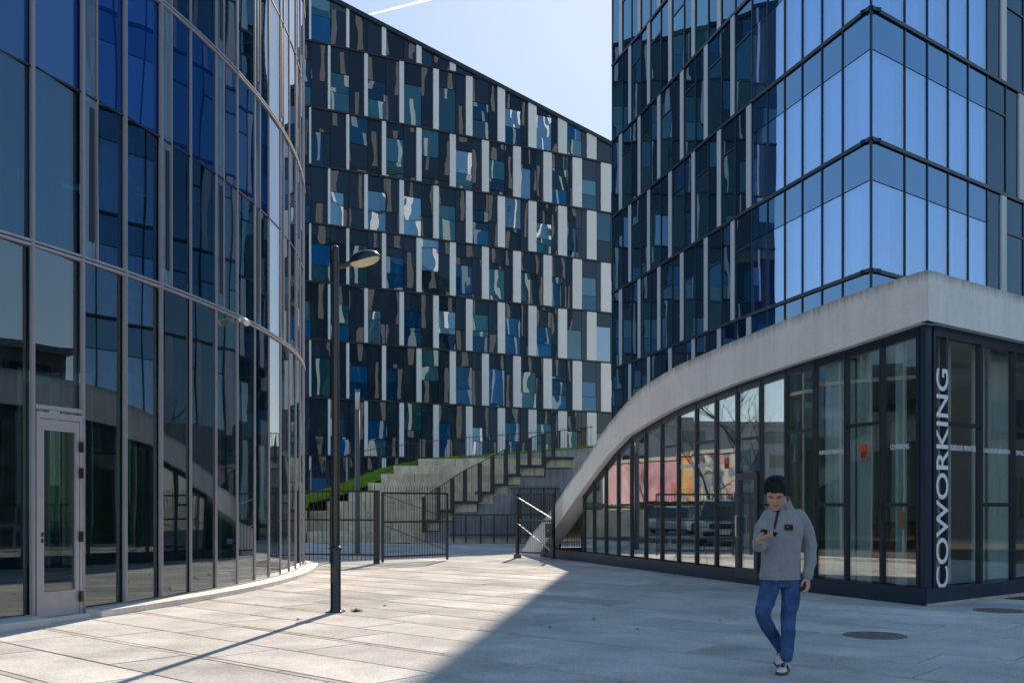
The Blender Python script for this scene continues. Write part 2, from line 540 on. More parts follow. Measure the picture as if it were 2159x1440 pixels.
while b < 45:
    wd = SW if row % 3 else STRIP
    ln = SL if row % 3 else SL * 0.5
    off = rnd.uniform(0, ln)
    a = -40.0 + off
    while a < 40:
        c = DA * a + DB * (b + wd / 2)
        cands.append((c, row % 3))
        a += ln
    b += wd
    row += 1
vis = []
for c, k in cands:
    if c.y < 5.5 or c.y > 39.5: continue
    if c.x < -0.56 * c.y - 1.6 or c.x > 0.56 * c.y + 9: continue
    if c.y > 33 and not (-10 < c.x < 3.5): continue
    if inside(l_foot, c.x + 1.2, c.y) and inside(l_foot, c.x + 0.4, c.y): continue
    if inside(p_foot, c.x - 1.4, c.y) and inside(p_foot, c.x - 0.4, c.y): continue
    vis.append((c.length + (200 if abs(c.x) > 0.56 * c.y + 1.6 else 0), c, k))
vis.sort(key=lambda t: t[0])
ang = math.atan2(DA.y, DA.x)
n_s = n_e = 0
late = MB(); late_e = MB()
for d, c, k in vis:
    z = rnd.uniform(-0.0025, 0.0012)
    M = Matrix.Translation((c.x, c.y, z)) @ Matrix.Rotation(ang + rnd.gauss(0, 0.0012), 4, 'Z')
    if k:
        n_s += 1
        if n_s <= 298: place(bpy.data.objects.new('slab', ME_SLAB), PLAZA, M)
        else: late.add([M @ v.co for v in ME_SLAB.vertices], [tuple(p.vertices) for p in ME_SLAB.polygons])
    else:
        n_e += 1
        if n_e <= 298: place(bpy.data.objects.new('edging_strip', ME_STRIP), PLAZA, M)
        else: late_e.add([M @ v.co for v in ME_STRIP.vertices], [tuple(p.vertices) for p in ME_STRIP.polygons])
print('slabs', n_s, 'strips', n_e)
if late.v: tag(late.build('far_slab', M_SLAB, PLAZA), kind='stuff')
if late_e.v: tag(late_e.build('far_edging', M_STRIP, PLAZA), kind='stuff')

# ------------------------------------------------------------------ left building
LB = empty('glass_building', (-26, 20.3, 0), 'curved blue glass building with silver mullions and a low kerb, left of the plaza', 'building')
LF = [4.83 + 4.32 * k for k in range(6)]
nL = len(L_NODES)
LVIS1 = 30
def lnorm(i):
    a = L_NODES[max(i-1, 0)]; b2 = L_NODES[min(i+1, nL-1)]
    d = (b2 - a).normalized()
    return Vector((d.y, -d.x))
def along(a, b2, t): return a + (b2 - a) * t
upper = MB()
for i in range(nL - 1):
    a, b2 = L_NODES[i], L_NODES[i + 1]
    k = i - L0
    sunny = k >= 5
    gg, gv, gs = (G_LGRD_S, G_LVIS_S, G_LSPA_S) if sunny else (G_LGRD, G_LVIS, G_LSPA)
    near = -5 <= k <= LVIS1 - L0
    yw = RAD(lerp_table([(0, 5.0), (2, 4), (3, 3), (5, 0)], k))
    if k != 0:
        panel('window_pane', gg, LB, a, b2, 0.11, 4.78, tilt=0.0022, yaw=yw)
    parts = [(0.0, 0.35), (0.35, 1.0)] if k % 2 else [(0.0, 1.0)]
    for fl in range(5):
        z0, z1 = LF[fl], LF[fl + 1]
        zm = z0 + 2.25
        if fl < 3 and near:
            for t0, t1 in parts:
                p, q = along(a, b2, t0), along(a, b2, t1)
                nar = t1 - t0 < 0.5
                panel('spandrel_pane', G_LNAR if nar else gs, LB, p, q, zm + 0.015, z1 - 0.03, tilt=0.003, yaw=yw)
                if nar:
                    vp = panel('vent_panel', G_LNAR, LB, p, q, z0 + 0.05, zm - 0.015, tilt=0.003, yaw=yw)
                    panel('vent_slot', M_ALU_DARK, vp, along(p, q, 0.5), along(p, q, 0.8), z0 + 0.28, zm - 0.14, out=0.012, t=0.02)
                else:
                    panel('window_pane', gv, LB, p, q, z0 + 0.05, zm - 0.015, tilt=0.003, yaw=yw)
        else:
            n3 = lnorm(i)
            upper.add([(a.x, a.y, z0), (b2.x, b2.y, z0), (b2.x, b2.y, z1), (a.x, a.y, z1)], [(0, 1, 2, 3)])
tag(upper.build('upper_glazing', G_LSPA, LB), kind='stuff')
# mullions: two slim profiles with a dark groove between them
for i in range(3, nL - 1):
    p = L_NODES[i]; n2 = lnorm(i); d2 = Vector((-n2.y, n2.x))
    n3, d3 = Vector((n2.x, n2.y, 0)), Vector((d2.x, d2.y, 0))
    zt = LF[4]
    mb = MB()
    for sgn in (-1, 1):
        ex = 0.012 if i - L0 <= 3 else 0.0
        c = Vector((p.x, p.y, (0.11 + zt) / 2)) + d3 * sgn * 0.0125 + n3 * (0.005 + ex)
        mb.obox(c, d3 * 0.0082, n3 * (0.014 + ex), Vector((0, 0, (zt - 0.11) / 2)))
    mu = mb.build('mullion', M_ALU, LB)
    mb = MB().obox(Vector((p.x, p.y, (0.11 + zt) / 2)) - n3 * 0.005 + n3 * ex, d3 * 0.0045, n3 * (0.014 + ex), Vector((0, 0, (zt - 0.11) / 2)))
    mb.build('groove', M_ALU_DARK, mu)
    k = i - L0
    if k % 2 and -5 <= k <= 20:
        q = along(L_NODES[i], L_NODES[i + 1], 0.35)
        MB().obox(Vector((q.x, q.y, (LF[0] + LF[3]) / 2)) + n3 * 0.006, d3 * 0.011, n3 * 0.014, Vector((0, 0, (LF[3] - LF[0]) / 2))).build('slim_mullion', M_ALU, LB)
# horizontal bands
def band(name, m, z0, z1, out, inn, i0=2, i1=nL - 1, parent=LB):
    mb = MB()
    ring = []
    for i in range(i0, i1):
        p, n2 = L_NODES[i], lnorm(i)
        o, q = p + n2 * out, p - n2 * inn
        ring.append([(o.x, o.y, z0), (q.x, q.y, z0), (q.x, q.y, z1), (o.x, o.y, z1)])
    mb.rings(ring, True)
    return mb.build(name, m, parent)
for fl in range(4):
    z = LF[fl]
    band('floor_band', M_ALU, z - 0.040, z - 0.006, 0.034, 0.05)
    band('floor_band', M_ALU, z + 0.014, z + 0.044, 0.034, 0.05)
    band('band_groove', M_ALU_DARK, z - 0.007, z + 0.015, 0.020, 0.05)
    band('transom', M_ALU_DARK, z + 2.236, z + 2.264, 0.012, 0.02)
    band('floor_slab', M_ROOM, z - 0.30, z - 0.06, -0.12, 6.0, i1=L0 + 14)
band('sill', M_ALU, 0.055, 0.112, 0.055, 0.05, i0=L0 + 1)
band('sill', M_ALU, 0.055, 0.112, 0.055, 0.05, i0=2, i1=L0 + 1)
band('sill_base', M_ALU, -0.06, 0.045, 0.018, 0.04)
band('parapet', M_ALU, LF[5] - 0.02, LF[5] + 0.5, 0.05, 0.3)
band('room_floor', M_ROOMF, 0.02, 0.05, -0.12, 8.0, i1=L0 + 14)
rear = MB()
rp = []
for i in range(0, L0 + 13):
    p, n2 = L_NODES[i], lnorm(i)
    rp.append(p - n2 * 6.5)
rear.rings([[(p.x, p.y, 0.0), (p.x, p.y, LF[5]), (p.x - 0.2, p.y, LF[5]), (p.x - 0.2, p.y, 0.0)] for p in rp if p.x > -60], True)
rear.build('room_wall', M_ROOM, LB)
MB().prism([tuple(p) for p in L_NODES] + [(-40, 26), (-40, 5)], LF[5] - 0.3, LF[5] - 0.05).build('roof', M_CORE, LB)
for i in range(4, L0 + 14, 3):
    p, n2 = L_NODES[i], lnorm(i)
    q = p - n2 * 1.7 + Vector((-n2.y, n2.x)) * 0.3
    for fl in range(0, 4):
        z0 = 0.05 if fl == 0 else LF[fl - 1] - 0.05
        MB().lathe([(0.21, z0), (0.21, LF[fl] - 0.31)], (q.x, q.y, 0), 14).build('column', M_COLUMN, LB, smooth=False)
# blinds and curtains behind some of the upper windows, set back from the glass
def curtain(name, m, parent, a, b2, z0, z1, back, amp=0.03, waves=5):
    a, b2 = Vector(a), Vector(b2)
    d = (b2 - a); L = d.length; d /= L
    n2 = Vector((d.y, -d.x))
    mb = MB(); ns = waves * 6
    top, bot = [], []
    for j in range(ns + 1):
        t = j / ns
        w = math.sin(t * waves * 2 * math.pi + rnd.uniform(-.3, .3)) * amp - back
        p = a + d * (L * t) + n2 * w
        top.append((p.x, p.y, z1)); bot.append((p.x, p.y, z0))
    vs = bot + top
    fs = [(j, j + 1, ns + 2 + j, ns + 1 + j) for j in range(ns)]
    mb.add(vs, fs)
    back_v = [(x - n2.x * 0.012, y - n2.y * 0.012, z) for x, y, z in vs]
    mb.add(back_v, [f[::-1] for f in fs])
    return mb.build(name, m, parent, smooth=True)
for i in range(L0 - 3, L0 + 16):
    for fl in range(2):
        if rnd.random() < 0.62:
            a, b2 = L_NODES[i], L_NODES[i + 1]
            t0 = rnd.uniform(0.1, 0.45)
            curtain('curtain', M_CURT, LB, along(a, b2, t0), along(a, b2, t0 + rnd.uniform(0.3, 0.55)), LF[fl] + 0.02, LF[fl] + 2.2, 0.28, 0.02, 3)
for i in range(L0 + 11, min(L0 + 26, nL - 1)):
    a, b2 = L_NODES[i], L_NODES[i + 1]
    for z0, z1 in ((0.06, 4.4), (LF[0] + 0.02, LF[0] + 2.2), (LF[1] + 0.02, LF[1] + 2.2)):
        if rnd.random() < 0.7:
            t0 = rnd.uniform(0.02, 0.3)
            curtain('curtain', M_CURT, LB, along(a, b2, t0), along(a, b2, rnd.uniform(.75, .98)), z0, z1, 0.3, 0.02, 3)
for i, t0, t1 in ((L0 + 2, .55, .9), (L0 + 3, .3, .7), (L0 + 4, .35, .75), (L0 + 6, .2, .6)):
    a, b2 = L_NODES[i], L_NODES[i + 1]
    curtain('curtain', M_CURT, LB, along(a, b2, t0), along(a, b2, t1), 0.06, 4.3, 0.5, 0.03, 3)
# kerb stones
kr = []
for i in range(2, nL - 1):
    if i == L0: continue
    for t0, t1 in ((0.0, 1.0),):
        a, b2 = L_NODES[i], L_NODES[i + 1]
        na, nb = lnorm(i), lnorm(i + 1)
        g0 = 0.004
        d = (b2 - a).normalized() * g0
        pa, pb = a + d, b2 - d
        vs = []
        for p, n2 in ((pa, na), (pb, nb)):
            for o, z in ((0.06, -0.02), (0.34, -0.02), (0.34, 0.085), (0.06, 0.10)):
                q = p + n2 * o
                vs.append((q.x, q.y, z))
        me = MB().add(vs, [(0, 1, 2, 3), (7, 6, 5, 4), (0, 4, 5, 1), (1, 5, 6, 2), (2, 6, 7, 3), (3, 7, 4, 0)]).mesh('kerb', M_KERB)
        bevel_mesh(me, 0.018, 2)
        place(bpy.data.objects.new('kerb_stone', me), LB)
# the door
da, db = L_NODES[L0], L_NODES[L0 + 1]
dd = (db - da).normalized(); dn = Vector((dd.y, -dd.x))
DOOR = sub_empty('door', LB, (da.x, da.y, 0.03))
panel('transom_pane', G_LGRD, LB, da, db, 2.78, 4.78, tilt=0.002, yaw=RAD(5))
def fbar(name, m, parent, t0, t1, z0, z1, out, t=0.06):
    return panel(name, m, parent, along(da, db, t0), along(da, db, t1), z0, z1, out=out, t=t)
fbar('door_frame', M_ALU, DOOR, 0.05, 0.115, 0.05, 2.62, 0.045)
fbar('door_frame', M_ALU, DOOR, 0.915, 0.965, 0.05, 2.62, 0.045)
fbar('door_frame', M_ALU, DOOR, 0.05, 0.965, 2.62, 2.70, 0.045)
fbar('transom_bar', M_ALU, LB, 0.035, 0.965, 2.735, 2.79, 0.045)
leaf = fbar('leaf_stile', M_ALU, DOOR, 0.122, 0.20, 0.055, 2.61, 0.036)
fbar('leaf_stile', M_ALU, DOOR, 0.83, 0.908, 0.055, 2.61, 0.036)
fbar('leaf_rail', M_ALU, DOOR, 0.20, 0.83, 2.47, 2.61, 0.036)
fbar('kick_plate', M_ALU, DOOR, 0.20, 0.83, 0.055, 0.38, 0.036)
fbar('door_pane', G_DOOR, DOOR, 0.20, 0.83, 0.38, 2.47, 0.01, 0.02)
fbar('threshold', M_KERB, DOOR, 0.0, 1.0, -0.02, 0.05, 0.16, 0.2)
for z in (0.28, 1.08, 1.93, 2.28):
    hg = fbar('hinge', M_BLACK, DOOR, 0.89, 0.94, z - 0.07, z + 0.07, 0.085, 0.04)
    fbar('hinge_knuckle', M_BLACK, hg, 0.875, 0.905, z - 0.025, z + 0.025, 0.095, 0.04)
for z in (1.02, 1.10):
    fbar('lock', M_BLACK, DOOR, 0.145, 0.175, z, z + 0.05, 0.05, 0.02)
pap = surface('notice_paper', (0.55, 0.72, 0.66), rough=0.8, var=0.03, scale=4.0)
pp = fbar('notice', pap, DOOR, 0.345, 0.575, 1.29, 1.66, -0.02, 0.004)
fbar('notice', pap, DOOR, 0.345, 0.62, 1.60, 1.76, -0.027, 0.004)
# white security camera at the band
q = hit(501, [tuple(p) for p in L_NODES])
sc = empty('security_camera', (q.x + 0.06, q.y, 4.80), 'small white security camera on the silver floor band of the left glass building', 'camera')
M_CAMW = surface('camera_white', (0.75, 0.75, 0.74), rough=0.4, var=0.0)
n2 = lnorm(L0 + 7); n3 = Vector((n2.x, n2.y, 0)); d3 = Vector((-n2.y, n2.x, 0))
c = Vector((q.x, q.y, 4.78))
MB().tube([c + n3 * 0.03, c + n3 * 0.16], 0.035, 10).build('bracket', M_CAMW, sc)
MB().tube([c + n3 * 0.14 - d3 * 0.05 + Vector((0, 0, -0.02)), c + n3 * 0.24 - d3 * 0.18 + Vector((0, 0, -0.09))], 0.055, 12).build('body', M_CAMW, sc)

# ------------------------------------------------------------------ back building
BB = empty('office_block', (-2, 66, 0), 'long dark glass office block with white upright fins and sloping roofline behind the steps', 'building')
BZ = [0.6, 4.55, 8.1, 11.67, 15.2, 18.8, 22.35, 25.9, 29.95, 35.5]
BS0, BW = 0.95 - 1.215 * 8, 1.215
M_BLINE = surface('floor_joint', (0.018, 0.022, 0.03), rough=0.4, var=0.0)
def sloped(name, m, parent, s0, s1, z0, z1, out=0.0, t=0.04):
    zl, zr = min(z1, broof(s0)), min(z1, broof(s1))
    if zr <= z0 + 0.05: return None
    a, b2 = bpt(s0), bpt(s1)
    if zl == z1 and zr == z1:
        return panel(name, m, parent, a, b2, z0, z1, out=out, t=t, tilt=0.004)
    n2 = Vector((BD.y, -BD.x))
    vs = []
    for o in (out, out - t):
        for p, zz in ((a, z0), (b2, z0), (b2, zr), (a, zl)):
            q = p + n2 * o
            vs.append((q.x, q.y, zz))
    return MB().add(vs, [(0, 1, 2, 3), (7, 6, 5, 4), (0, 4, 5, 1), (1, 5, 6, 2), (2, 6, 7, 3), (3, 7, 4, 0)]).build(name, m, parent)
for r in range(9):
    z0, z1 = BZ[r], BZ[r + 1]
    odd = (r + 1) % 2
    for j in range(0, 27):
        s0 = BS0 + BW * j; s1 = s0 + BW
        if broof(s0) < z0 + 0.3: continue
        h = z1 - z0
        g0 = 0.012
        if (j + odd) % 2 == 1:      # bay that carries the white fin at its right edge
            w = max(0.12, 0.12 + 0.033 * s1)
            sloped('dark_panel', G_BDRK, BB, s0 + g0, s1 - w - g0, z0 + 0.07, z1 - 0.05)
            sloped('white_fin', M_WHITE, BB, s1 - w, s1 - g0, z0 + 0.05, z1 - 0.03, out=0.09, t=0.12)
        else:
            ty = rnd.random()
            top_h = rnd.choice((0.28, 0.34, 0.40)) * h
            wm = rnd.choice((G_BWIN, G_BTEA, G_BTEA, G_BSKY, G_BWIN))
            if ty < 0.16:
                wl = rnd.choice((0.28, 0.36)) * BW
                sloped('dark_panel', G_BDRK, BB, s0 + g0, s1 - g0, z1 - top_h, z1 - 0.05)
                sloped('window_pane', wm, BB, s0 + g0, s1 - wl - g0, z0 + 0.07, z1 - top_h - 0.03, out=-0.03)
                sloped('dark_panel', G_BDRK, BB, s1 - wl, s1 - g0, z0 + 0.07, z1 - top_h - 0.03)
            elif ty < 0.42:
                sloped('dark_panel', G_BDRK, BB, s0 + g0, s1 - g0, z1 - top_h, z1 - 0.05)
                sloped('window_pane', wm, BB, s0 + g0, s1 - g0, z0 + 0.07, z1 - top_h - 0.03, out=-0.03)
            elif ty < 0.80:
                zb = z0 + 0.30 * h
                sloped('dark_panel', G_BDRK, BB, s0 + g0, s1 - g0, z1 - top_h, z1 - 0.05)
                sloped('window_pane', wm, BB, s0 + g0, s1 - g0, zb + 0.02, z1 - top_h - 0.03, out=-0.03)
                sloped('window_pane', rnd.choice((G_BTEA, G_BWIN)), BB, s0 + g0, s1 - g0, z0 + 0.07, zb - 0.02)
            else:
                zb = z0 + rnd.choice((0.42, 0.5)) * h
                sloped('window_pane', wm, BB, s0 + g0, s1 - g0, zb + 0.02, z1 - 0.05)
                sloped('dark_panel', G_BDRK, BB, s0 + g0, s1 - g0, z0 + 0.07, zb - 0.02)
SE = BS0 + BW * 27
for r in range(1, 9):
    z = BZ[r]
    se = min(SE, (33.1 - z) / 0.267)
    panel('floor_joint', M_BLINE, BB, bpt(BS0), bpt(se), z - 0.05, z + 0.06, out=0.11, t=0.3)
n2 = Vector((BD.y, -BD.x))
cop = []
for s in (BS0 - 0.2, SE + 0.2):
    p = bpt(s)
    cop.append([(p.x + n2.x * o, p.y + n2.y * o, broof(s) + z) for o, z in ((0.14, -0.12), (0.14, 0.16), (-0.5, 0.16), (-0.5, -0.12))])
MB().rings(cop, True).build('coping', M_FRAME, BB)
core = []
for s in (BS0, SE):
    p = bpt(s) - n2 * 0.10
    q = bpt(s) - n2 * 16
    core.append([(p.x, p.y, 0), (p.x, p.y, broof(s) - 0.1), (q.x, q.y, broof(s) - 0.1), (q.x, q.y, 0)])
MB().rings(core, True).build('wall', M_CORE, BB)

# ------------------------------------------------------------------ right tower
RT = empty('tower_building', (12, 36, 0), 'tall blue glass tower with a sharp corner and grey fins, above the white concrete ribbon', 'building')
RF = [7.42 + 3.30 * k for k in range(-3, 8)]       # floor lines
RTOP = RF[-1]
def tower_face(nodes, n_blue, face):
    for r in range(len(RF) - 1):
        zb, zt = RF[r], RF[r + 1]
        for j in range(len(nodes) - 1):
            a, b2 = nodes[j], nodes[j + 1]
            if face == 'L': a, b2 = b2, a
            blue = j < n_blue
            if blue:
                panel('spandrel_pane', G_RSPA, RT, a, b2, zt - 1.0, zt - 0.06, tilt=0.0008, trim=0.012)
                panel('window_pane', G_RVIS, RT, a, b2, zb + 0.06, zt - 1.03, tilt=0.0008, trim=0.012)
            elif (j + r) % 2 == 0:
                t = 0.30
                # the fin stands at the end of the bay farther from the sharp corner's left side
                panel('dark_pane', G_RDRK if face == 'L' else G_RDR2, RT, along(a, b2, 0.0), along(a, b2, 1 - t), zb + 0.06, zt - 0.06, tilt=0.003, trim=0.012)
                panel('grey_fin', M_FINR, RT, along(a, b2, 1 - t), b2, zb + 0.05, zt - 0.05, out=0.05, t=0.1, trim=0.012)
            else:
                zm = zt - rnd.choice((0.95, 1.1, 1.0))
                panel('dark_pane', G_RDRK if face == 'L' else G_RDR2, RT, a, b2, zm + 0.02, zt - 0.06, tilt=0.003, trim=0.012)
                panel('window_pane', G_RWIN if face == 'L' else G_RDR2, RT, a, b2, zb + 0.06, zm - 0.03, tilt=0.004, trim=0.012)
                panel('transom', M_FRAME, RT, a, b2, zm - 0.03, zm + 0.02, out=0.03, t=0.06)
        # floor line: a slim ledge
    for r in range(1, len(RF)):
        z = RF[r]
        a, b2 = (nodes[-1], nodes[0]) if face == 'L' else (nodes[0], nodes[-1])
        mb = MB()
        ring = []
        seq = nodes if face == 'R' else nodes[::-1]
        for i, p in enumerate(seq):
            d = (seq[min(i + 1, len(seq) - 1)] - seq[max(i - 1, 0)]).normalized()
            nn = Vector((d.y, -d.x))
            o, q2 = p + nn * 0.06, p - nn * 0.3
            ring.append([(o.x, o.y, z - 0.042), (q2.x, q2.y, z - 0.042), (q2.x, q2.y, z + 0.055), (o.x, o.y, z + 0.055)])
        mb.rings(ring, True).build('floor_ledge', M_FRAME, RT)
    for j, p in enumerate(nodes):
        jn = nodes[min(j + 1, len(nodes) - 1)] - nodes[max(j - 1, 0)]
        d = jn.normalized()
        d3 = Vector((d.x, d.y, 0))
        nn = Vector((d.y, -d.x, 0)) * (1 if face == 'R' else -1)
        w = 0.02
        MB().obox(Vector((p.x, p.y, (RF[0] + RTOP) / 2)) + nn * 0.008, d3 * w, nn * 0.022, Vector((0, 0, (RTOP - RF[0]) / 2))).build('mullion', M_FRAME, RT)
tower_face(R_NODES_L, 6, 'L')
tower_face(R_NODES_R, 5, 'R')
r_end, r_rt = R_NODES_L[-1], R_NODES_R[-1]
R_BK = [r_end, r_end + Vector((13.5, 9.0)), r_rt + Vector((6, 14)), r_rt]
foot = [tuple(p) for p in R_NODES_L[::-1]] + [tuple(p) for p in R_NODES_R[1:]] + [tuple(R_BK[2]), tuple(R_BK[1])]
MB().prism(foot, RTOP + 0.06, RTOP + 0.4).build('roof', M_CORE, RT)
cx0 = sum(p[0] for p in foot) / len(foot); cy0 = sum(p[1] for p in foot) / len(foot)
def shrink(p, d):
    v = Vector((cx0 - p[0], cy0 - p[1])); v.normalize()
    return (p[0] + v.x * d, p[1] + v.y * d)
MB().prism([shrink(p, 2.6) for p in foot], 0.0, RTOP + 0.05).build('core_wall', M_ROOM, RT)
for z in RF[1:]:
    MB().prism([shrink(p, 0.32) for p in foot], z - 0.25, z - 0.058).build('floor_slab', M_ROOM, RT)
# faces of the tower the photograph shows only as reflections
pts = [R_BK[0], R_BK[1], R_BK[2], R_BK[3]]
rear_d, rear_f, rear_w = MB(), MB(), MB()
M_FINS = surface('sunny_fin', (0.56, 0.56, 0.55), rough=0.5, var=0.03)
for a, b2 in zip(pts, pts[1:]):
    d = (b2 - a); L = d.length; d /= L
    nn = Vector((-d.y, d.x))
    nb = int(L / 1.1)
    for r in range(len(RF) - 1):
        for j in range(nb):
            p, q2 = a + d * (L * j / nb), a + d * (L * (j + 1) / nb)
            zb, zt = RF[r] + 0.06, RF[r + 1] - 0.06
            if (j + r) % 2 == 0:
                m2 = p + (q2 - p) * 0.62
                rear_d.add([(p.x, p.y, zb), (m2.x, m2.y, zb), (m2.x, m2.y, zt), (p.x, p.y, zt)], [(0, 1, 2, 3)])
                c = (m2 + q2) / 2
                rear_f.obox(Vector((c.x, c.y, (zb + zt) / 2)), Vector(((q2 - m2).x, (q2 - m2).y, 0)) * 0.48, Vector((nn.x, nn.y, 0)) * 0.06, Vector((0, 0, (zt - zb) / 2)))
            else:
                rear_w.add([(p.x, p.y, zb), (q2.x, q2.y, zb), (q2.x, q2.y, zt), (p.x, p.y, zt)], [(0, 1, 2, 3)])
tag(rear_d.build('rear_dark_glazing', G_RDRK, RT), kind='stuff')
tag(rear_w.build('rear_window_glazing', G_RWIN, RT), kind='stuff')
tag(rear_f.build('rear_fins', M_FINS, RT), kind='stuff')
MB().prism(foot, RTOP + 0.4, RTOP + 13.5).build('upper_storeys', G_RDRK, RT)
uf = MB()
allp = R_NODES_L[::-1] + R_NODES_R[1:]
for r in range(4):
    for j in range(0, len(allp) - 1):
        if (j + r) % 2 == 0:
            p, q2 = allp[j], along(allp[j], allp[j + 1], .3)
            d = (q2 - p).normalized(); n4 = Vector((d.y, -d.x, 0))
            uf.obox(Vector((*((p + q2) / 2), RTOP + 2.1 + 3.3 * r)) + n4 * 0.04, Vector((*((q2 - p) / 2), 0)), n4 * 0.05, Vector((0, 0, 1.5)))
for a, b2 in zip(pts, pts[1:]):
    d = (b2 - a); L = d.length; d /= L
    nb = int(L / 1.1)
    for r in range(4):
        for j in range(nb):
            if (j + r) % 2 == 0:
                c = a + d * (L * (j + .8) / nb)
                uf.obox(Vector((c.x, c.y, RTOP + 2.1 + 3.3 * r)), Vector((d.x, d.y, 0)) * .2, Vector((-d.y, d.x, 0)) * .08, Vector((0, 0, 1.5)))
tag(uf.build('upper_fins', M_FINS, RT), kind='stuff')
# curtains behind the corner glass
for r in range(3, 8):
    for nodes, face in ((R_NODES_L, 'L'), (R_NODES_R, 'R')):
        for j in range(0, 6 if face == 'L' else 5):
            a, b2 = nodes[j], nodes[j + 1]
            if face == 'L': a, b2 = b2, a
            t0 = rnd.uniform(0.0, 0.45); t1 = t0 + rnd.uniform(0.3, 0.6)
            curtain('curtain', M_CURT, RT, along(a, b2, t0), along(a, b2, min(t1, 0.97)), RF[r] + 0.08, RF[r + 1] - 1.05, 0.13, 0.025, 3)
# ------------------------------------------------------------------ low glass storey under the concrete ribbon
PB = empty('coworking_pavilion', (6, 20, 0), 'low dark framed glass storey under a sweeping white concrete ribbon, lettered COWORKING', 'building')
RIB_TOP = [(1952,569),(1781,625),(1664,671),(1547,719),(1430,770),(1380,799),(1337,830),(1281,896),(1250,945),(1220,992),(1197,1022),(1168,1066),(1145,1097),(1120,1128),(1098,1164)]
RIB_BOT = [(1951,676),(1781,733),(1659,771),(1547,809),(1430,856),(1384,880),(1322,918),(1283,958),(1242,1012),(1203,1067),(1169,1117),(1136,1166)]
OFF = 0.18
def offset_line(pts, o):
    out = []
    for i, p in enumerate(pts):
        a = Vector(pts[max(i-1, 0)]); b2 = Vector(pts[min(i+1, len(pts)-1)])
        d = (b2 - a).normalized()
        n2 = Vector((-d.y, d.x))     # towards the plaza
        out.append(tuple(Vector(p) + n2 * o))
    return out
P_OUT = offset_line(P_GLASS, OFF)
nl = Vector((-0.93, -0.36)); nr = Vector((P_RDIR.y, -P_RDIR.x))
def corner(o): return P_CORN + (nl + nr) * (o / (1 + nl.dot(nr)))
P_OUT[0] = tuple(corner(OFF))
us = [1098,1104,1112,1120,1128,1136,1145,1156,1168,1180,1192,1204,1218,1232,1248,1265,1283,1302,1322,1345,1370,1400,1430,1465,1505,1547,1600,1660,1720,1781,1840,1900,1940]
ring = []
soff = []          # (xy of glass line, soffit height)
def rib_ring(p, n_in, zt, zb, din=0.34, top_in=0.5):
    q, t = p + n_in * din, p + n_in * top_in
    return [(p.x, p.y, zb), (q.x, q.y, zb), (t.x, t.y, zb + 0.02), (t.x, t.y, zt), (p.x, p.y, zt)]
for u in us:
    p = hit(u, P_OUT)
    vt, vb = lerp_table(RIB_TOP, u), lerp_table(RIB_BOT, u)
    zt = max(zat(vt, p.y), 0.02)
    zb = zat(vb, p.y) if u > 1136 else -0.1
    d = (hit(u + 6, P_OUT) - hit(u - 6, P_OUT)).normalized()
    n_in = Vector((d.y, -d.x))
    if n_in.x < 0: n_in = -n_in
    ring.append(rib_ring(p, n_in, zt, max(zb, -0.1)))
cor = Vector(P_OUT[0])
n_in = -(nl + nr).normalized()
zct, zcb = zat(569, cor.y), zat(675.5, cor.y)
ring.append(rib_ring(cor, n_in, zct, zcb, 0.5, 0.72))
end = cor + P_RDIR * 19
ring.append(rib_ring(end, -nr, zct, zcb))
# the corner ring is doubled so that the arris stays sharp
rb = MB().rings(ring, True).build('ribbon', M_CONC, PB)
bm = bmesh.new(); bm.from_mesh(rb.data)
bmesh.ops.remove_doubles(bm, verts=bm.verts[:], dist=0.001)
for f in bm.faces: f.smooth = True
for e in bm.edges:
    e.smooth = not (len(e.link_faces) == 2 and e.calc_face_angle(0) > RAD(24))
lay = bm.verts.layers.float.new('top')
for v in bm.verts: v[lay] = 0.0
bm.to_mesh(rb.data); bm.free()
tops = [Vector(q) for r in ring for q in (r[3], r[4])]
tset = {(round(q.x, 3), round(q.y, 3), round(q.z, 3)) for q in tops}
for v in rb.data.vertices:
    k3 = (round(v.co.x, 3), round(v.co.y, 3), round(v.co.z, 3))
    rb.data.attributes['top'].data[v.index].value = 1.0 if k3 in tset else 0.0
RIBSOFF = [(r[0][0], r[0][1], r[0][2]) for r in ring]

def soffit_z(u):
    p = hit(u, P_OUT)
    return zat(lerp_table(RIB_BOT, u), p.y)
